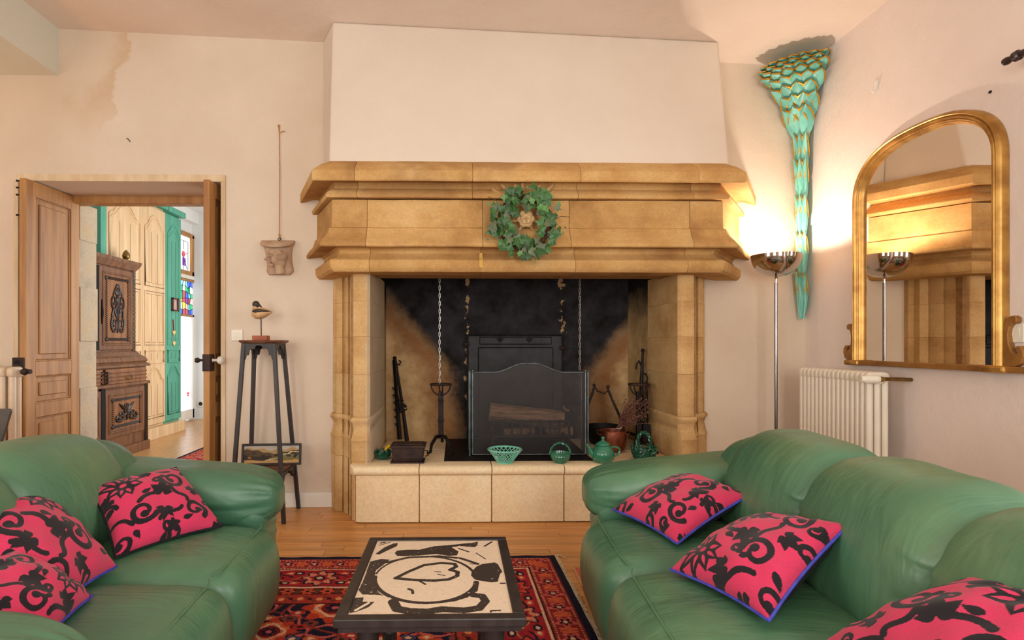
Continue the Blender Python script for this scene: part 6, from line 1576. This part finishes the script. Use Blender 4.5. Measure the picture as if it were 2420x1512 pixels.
# ================================================================== SOFAS
def wrinkle(p, k, amp):
    """soft leather folds"""
    return amp * (math.sin(p.x * 13 * k + 2.1 * math.sin(p.z * 9) + p.y * 5) + .6 * math.sin(p.y * 17 * k + 3 * math.sin(p.x * 7 + 1)) + .5 * math.sin((p.x + p.z) * 29 * k))
def sofa(name, label, loc, rz, n, L):
    t = thing(name, label, 'sofa', loc, rz); h = L / n; H2 = L / 2
    MB().puff((0, .46, .125), (H2 + .20, .40, .105), 9, 8).build('base', 'leather', t, local=True)
    for sx in (-1, 1):
        for yv in (.12, .80): MB().tube([(sx * (H2 + .10), yv, 0), (sx * (H2 + .10), yv, .05)], [.022, .028], 10).build('foot', 'dark_wood', t, local=True)
    for i in range(n):
        xc = -H2 + h * (i + .5)
        def seat(p, q):
            top = sm(.2, .9, q.z); p.z += top * (.020 * (1 - q.x ** 2) * (1 - (q.y) ** 2) - .006)
            if q.y < -.6: p.y -= .030 * math.cos(q.z * PI / 2)
            g = wrinkle(p, 1, .0022) + .0035 * sm(.75, 1, abs(q.x)) * math.sin(p.y * 60)
            p.z += top * g; return p
        s = MB().puff((xc, .335, .245), (h / 2 + .004, .345, .165), 6.5, 26, seat).build('seat_cushion', 'leather', t, local=True, smooth=80)
        pts = []
        for k in range(25):
            x = -1 + 2 * k / 24
            pts.append((xc + (h / 2 - .010) * x, .036 + .016 * abs(x) ** 8, .3965 + .003 * (1 - x * x)))
        MB().tube(pts, .0026, 6).build('piping', 'piping_green', s, local=True)
    for i in range(n):
        xc = -H2 + h * (i + .5)
        def back(p, q):
            f_ = sm(-.2, 1, q.z)
            p.y += .25 * (p.z - .40); p.z -= .028 * f_ * abs(q.x) ** 3.4
            if q.y < 0: p.y -= .030 * (1 - q.x ** 2) * math.cos(q.z * 1.3)
            edge = sm(.55, 1, abs(q.x))
            g = wrinkle(p, 1, .0026) + .0075 * edge * math.sin(q.z * 19 + 2.5 * q.x + 3 * math.sin(q.z * 5))
            p.y += g; p.z += .6 * g; return p
        MB().puff((xc, .635, .556), (h / 2 + .020, .150, .203), 3.0, 30, back, ex=5.5).build('back_cushion', 'leather', t, local=True, smooth=80)
    def bk(p, q):
        p.y += .16 * (p.z - .2); p.z -= .03 * abs(q.x) ** 3; return p
    MB().puff((0, .80, .37), (H2 + .16, .10, .31), 4.5, 14, bk).build('back_shell', 'leather', t, local=True, smooth=80)
    for sx in (-1, 1):
        def body(p, q):
            fr = sm(-.3, -.95, q.y)
            p.x += sx * .015 * math.cos(q.z * 2); p.y += fr * (.0035 * math.sin(q.z * 24 + 4 * q.x) + .018 * sm(.2, -1, q.z)); return p
        MB().puff((sx * (H2 + .140), .44, .265), (.125, .385, .215), 6.5, 24, body).build('arm_panel', 'leather', t, local=True, smooth=80)
        def roll(p, q):
            y_ = q.y
            p.z += .045 * sm(-.1, 1, y_) - .020 * sm(.1, -1, y_)
            s_ = 1 - .12 * sm(-.55, -1, y_); p.x = sx * (H2 + .160) + (p.x - sx * (H2 + .160)) * s_
            fold = sm(-.55, -.98, y_); ang = math.atan2(q.z, q.x)
            g = .0045 * fold * math.sin(ang * 17 + 2 * math.sin(ang * 5)) + wrinkle(p, 1, .0024); p.z += g * math.copysign(1, q.z) * min(1, abs(q.z) * 3); p.x += g * q.x * .6
            if q.x * sx < 0 and q.z < 0: p.x += sx * .03 * (1 - abs(q.y))
            return p
        MB().puff((sx * (H2 + .160), .405, .472), (.172, .39, .118), 3.3, 30, roll).build('arm_roll', 'leather', t, local=True, smooth=80)
        def corner(p, q):
            p.y += .16 * (p.z - .4); g = wrinkle(p, 1.3, .004) + .005 * math.sin(q.x * 16 + q.z * 6 + 2 * math.sin(q.z * 4)); p.z += g; p.y += g; return p
        MB().puff((sx * (H2 + .065), .685, .515), (.170, .165, .180), 2.6, 24, corner).build('corner_roll', 'leather', t, local=True, smooth=80)
    return t
SL = sofa('leather_sofa', 'green leather two seat sofa on the left with three pink cushions', (-.655, -2.14, .011), PI / 2 + .05, 2, 1.01)
SR = sofa('leather_sofa', 'green leather three seat sofa on the right in front of the radiator', (.462, -2.335, .011), -PI / 2 - .055, 3, 1.50)

# ================================================================== THROW CUSHIONS
def damask(U, V, rot=0, seed=0):
    a = math.radians(rot); u, v = U - .5, V - .5; U = u * math.cos(a) - v * math.sin(a) + .5; V = u * math.sin(a) + v * math.cos(a) + .5
    U = (U - .5) * .88 + .5; V = (V - .5) * .88 + .5
    K = np.zeros(U.shape, bool); cut = np.zeros(U.shape, bool)
    def curl(x, y, r, a0, turns, w, bulb=True):
        nonlocal K
        w *= 1.12
        s = spiral(x, y, r, r * .30, a0, turns, 34); K |= d_stroke(U, V, s, w, w * .62)
        if bulb: K |= (U - s[-1][0]) ** 2 + (V - s[-1][1]) ** 2 < (w * 1.35) ** 2
        return s[0]
    def leaf(x, y, ang, L, w):
        nonlocal K
        K |= d_poly(U, V, leafpts(x, y, math.radians(ang), L, w))
    def palmette(x, y, s, ang):
        nonlocal K, cut
        for k in range(-4, 5):
            an = ang + k * 40 * (1 - .02 * abs(k)); L = s * (1.12 - .075 * abs(k)); wd = s * (.27 if abs(k) < 4 else .36)
            K |= d_poly(U, V, leafpts(x, y, math.radians(an), L, wd))
            cut |= d_poly(U, V, leafpts(x + s * .30 * math.cos(math.radians(an)), y + s * .30 * math.sin(math.radians(an)), math.radians(an), L * .46, wd * .26))
        cut |= (U - x) ** 2 + (V - y) ** 2 < (s * .13) ** 2
    def sprig(x, y, ang, s):
        for d, L in ((0, 1), (48, .8), (-48, .8), (95, .55), (-95, .55)): leaf(x, y, ang + d, s * L * 1.3, s * .34)
    palmette(.26, .74, .21, 130)
    curl(.70, .66, .125, -60, 1.15, .024); curl(.30, .34, .115, 100, -1.15, .024); curl(.74, .24, .105, 200, 1.1, .022); curl(.88, .90, .09, 20, -1.0, .020); curl(.10, .12, .085, 60, 1.0, .02); curl(.52, .08, .07, 20, 1.0, .018); curl(.94, .48, .07, 120, -1.0, .018); curl(.06, .50, .07, 0, 1.0, .018); curl(.54, .66, .06, 200, 1.0, .018); curl(.46, .14, .06, 120, -1.0, .016); curl(.90, .30, .055, 250, 1.0, .016)
    K |= d_stroke(U, V, bez((.30, .46), (.42, .58), (.50, .44), (.56, .56)), .022) | d_stroke(U, V, bez((.62, .54), (.60, .40), (.74, .42), (.70, .34)), .020) | d_stroke(U, V, bez((.46, .92), (.56, .98), (.60, .80), (.74, .80)), .020) | d_stroke(U, V, bez((.02, .30), (.10, .40), (.16, .30), (.20, .26)), .018) | d_stroke(U, V, bez((.40, .20), (.46, .30), (.56, .22), (.62, .28)), .018)
    sprig(.52, .50, 70, .13); sprig(.47, .30, 250, .11); sprig(.80, .46, 20, .10); sprig(.52, .84, 160, .11); sprig(.10, .62, 200, .09); sprig(.16, .94, 120, .08); sprig(.90, .08, 300, .09); sprig(.70, .96, 80, .09)
    leaf(.36, .55, 20, .10, .03); leaf(.60, .74, -30, .09, .03); leaf(.86, .72, 60, .10, .03); leaf(.20, .20, -70, .10, .03); leaf(.60, .16, 10, .10, .03); leaf(.40, .02, 60, .09, .03)
    K &= ~cut
    pink = np.array(lin((206, 52, 92))); C = np.zeros(U.shape + (3,)); C[:] = pink; C *= (1 + .05 * RNG.normal(0, 1, U.shape)[..., None]).clip(.7, 1.3); C[K] = np.array(lin((24, 18, 24))); return C
def cushion(label, c00, c10, c11, c01, rot=0, T=.075, flip=1, n=220, pipe=True, lift=0):
    """corners in order round the cushion; front normal = (c10-c00) x (c01-c00) * flip"""
    c00, c10, c11, c01 = map(Vector, (c00, c10, c11, c01)); ctr = (c00 + c10 + c11 + c01) / 4
    nr = (c10 - c00).cross(c01 - c00).normalized() * flip
    t = thing('throw_cushion', label, 'cushion', tuple(ctr), 0, 'pink damask throw cushions'); rg = random.Random(len(label))
    def surf(u, v, side):
        a, b = 2 * u - 1, 2 * v - 1
        pin = .075
        uu = .5 + .5 * a * (1 - pin * (1 - b * b) * abs(a)); vv = .5 + .5 * b * (1 - pin * (1 - a * a) * abs(b))
        th = T * ((1 - a ** 2) * (1 - b ** 2)).clip(0) ** .42 if hasattr(a, 'clip') else T * max(0, (1 - a * a) * (1 - b * b)) ** .42
        wr_ = .004 * np.sin(7 * a + 5 * b * b + 1.3) * np.sin(6 * b + 2 * a) + .003 * np.sin(15 * (a * b) + 4 * a)
        th = th + wr_ * (1 - np.abs(a) ** 6) * (1 - np.abs(b) ** 6)
        P = [(c00[i] * (1 - uu) * (1 - vv) + c10[i] * uu * (1 - vv) + c11[i] * uu * vv + c01[i] * (1 - uu) * vv) + nr[i] * th * side - nr[i] * .0 for i in range(3)]
        return np.stack(P, -1)
    U, V = np.meshgrid(np.linspace(0, 1, n), np.linspace(0, 1, n))
    P1 = surf(U, V, 1)
    if flip < 0: grid_obj('front', P1[:, ::-1], damask(U, V, rot)[:, ::-1], 'cushion', t)
    else: grid_obj('front', P1, damask(U, V, rot), 'cushion', t)
    u2, v2 = np.meshgrid(np.linspace(0, 1, 24), np.linspace(0, 1, 24)); P2 = surf(u2, v2, -.8)
    MB().add([tuple(p) for p in P2.reshape(-1, 3)], [(j * 24 + i, (j + 1) * 24 + i, (j + 1) * 24 + i + 1, j * 24 + i + 1) for j in range(23) for i in range(23)]).build('back', 'black_velvet', t, smooth=80)
    e = np.linspace(0, 1, 25)[:-1]; z = np.zeros(24); o = np.ones(24)
    loop_ = np.concatenate([surf(e, z, 0), surf(o, e, 0), surf(1 - e, o, 0), surf(z, 1 - e, 0)])
    MB().tube([tuple(p) for p in loop_], .0048, 6, loop=True).build('piping', 'blue_piping' if pipe else 'black_velvet', t)
    return t
def D(X, d, z): return (X, d - DIST, z)
cushion('pink and black damask cushion nearest the far arm of the left sofa', D(-1.02, 1.72, .44), D(-.83, 2.03, .435), D(-1.075, 2.20, .605), D(-1.215, 1.90, .605), 0, .07, 1, pipe=False)
cushion('pink and black damask cushion in the middle of the left sofa', D(-.95, 1.31, .44), D(-.985, 1.665, .435), D(-1.285, 1.76, .635), D(-1.26, 1.40, .64), 80, .07, 1)
cushion('pink and black damask cushion half hidden by the near arm of the left sofa', D(-.86, 1.17, .445), D(-.925, 1.46, .44), D(-1.10, 1.43, .565), D(-1.08, 1.13, .575), 170, .06, 1)
cushion('pink and black damask cushion farthest back on the right sofa', D(.70, 1.79, .445), D(.60, 2.165, .445), D(.934, 2.30, .55), D(1.014, 1.95, .555), 95, .07, -1)
cushion('pink and black damask cushion in the middle of the right sofa', D(.705, 1.27, .455), D(.608, 1.60, .44), D(.9416, 1.78, .525), D(.990, 1.42, .62), 185, .08, -1)
cushion('pink and black damask cushion cut by the photo edge on the right sofa', D(.72, .83, .46), D(.77, 1.18, .45), D(1.00, 1.06, .635), D(1.02, .78, .66), 30, .07, -1)

# ---- lamp standing out of frame at the far left (its bulb is the warm light on the left wall)
sl = thing('table_lamp', 'lamp on a tall stand left of the photograph', 'floor lamp', (-3.75, -.75, 0))
MB().lathe([(.01, 0), (.12, 0), (.12, .015), (.015, .03), (.010, .05), (.010, 1.15), (.004, 1.16)], 24).build('stand', 'bronze_rod', sl, local=True)
MB().loft([[(.16 * math.cos(a), .16 * math.sin(a), 1.16) for a in [2 * PI * i / 28 for i in range(28)]], [(.10 * math.cos(a), .10 * math.sin(a), 1.44) for a in [2 * PI * i / 28 for i in range(28)]]], cap=False).build('lamp_shade', 'heart', sl, local=True)
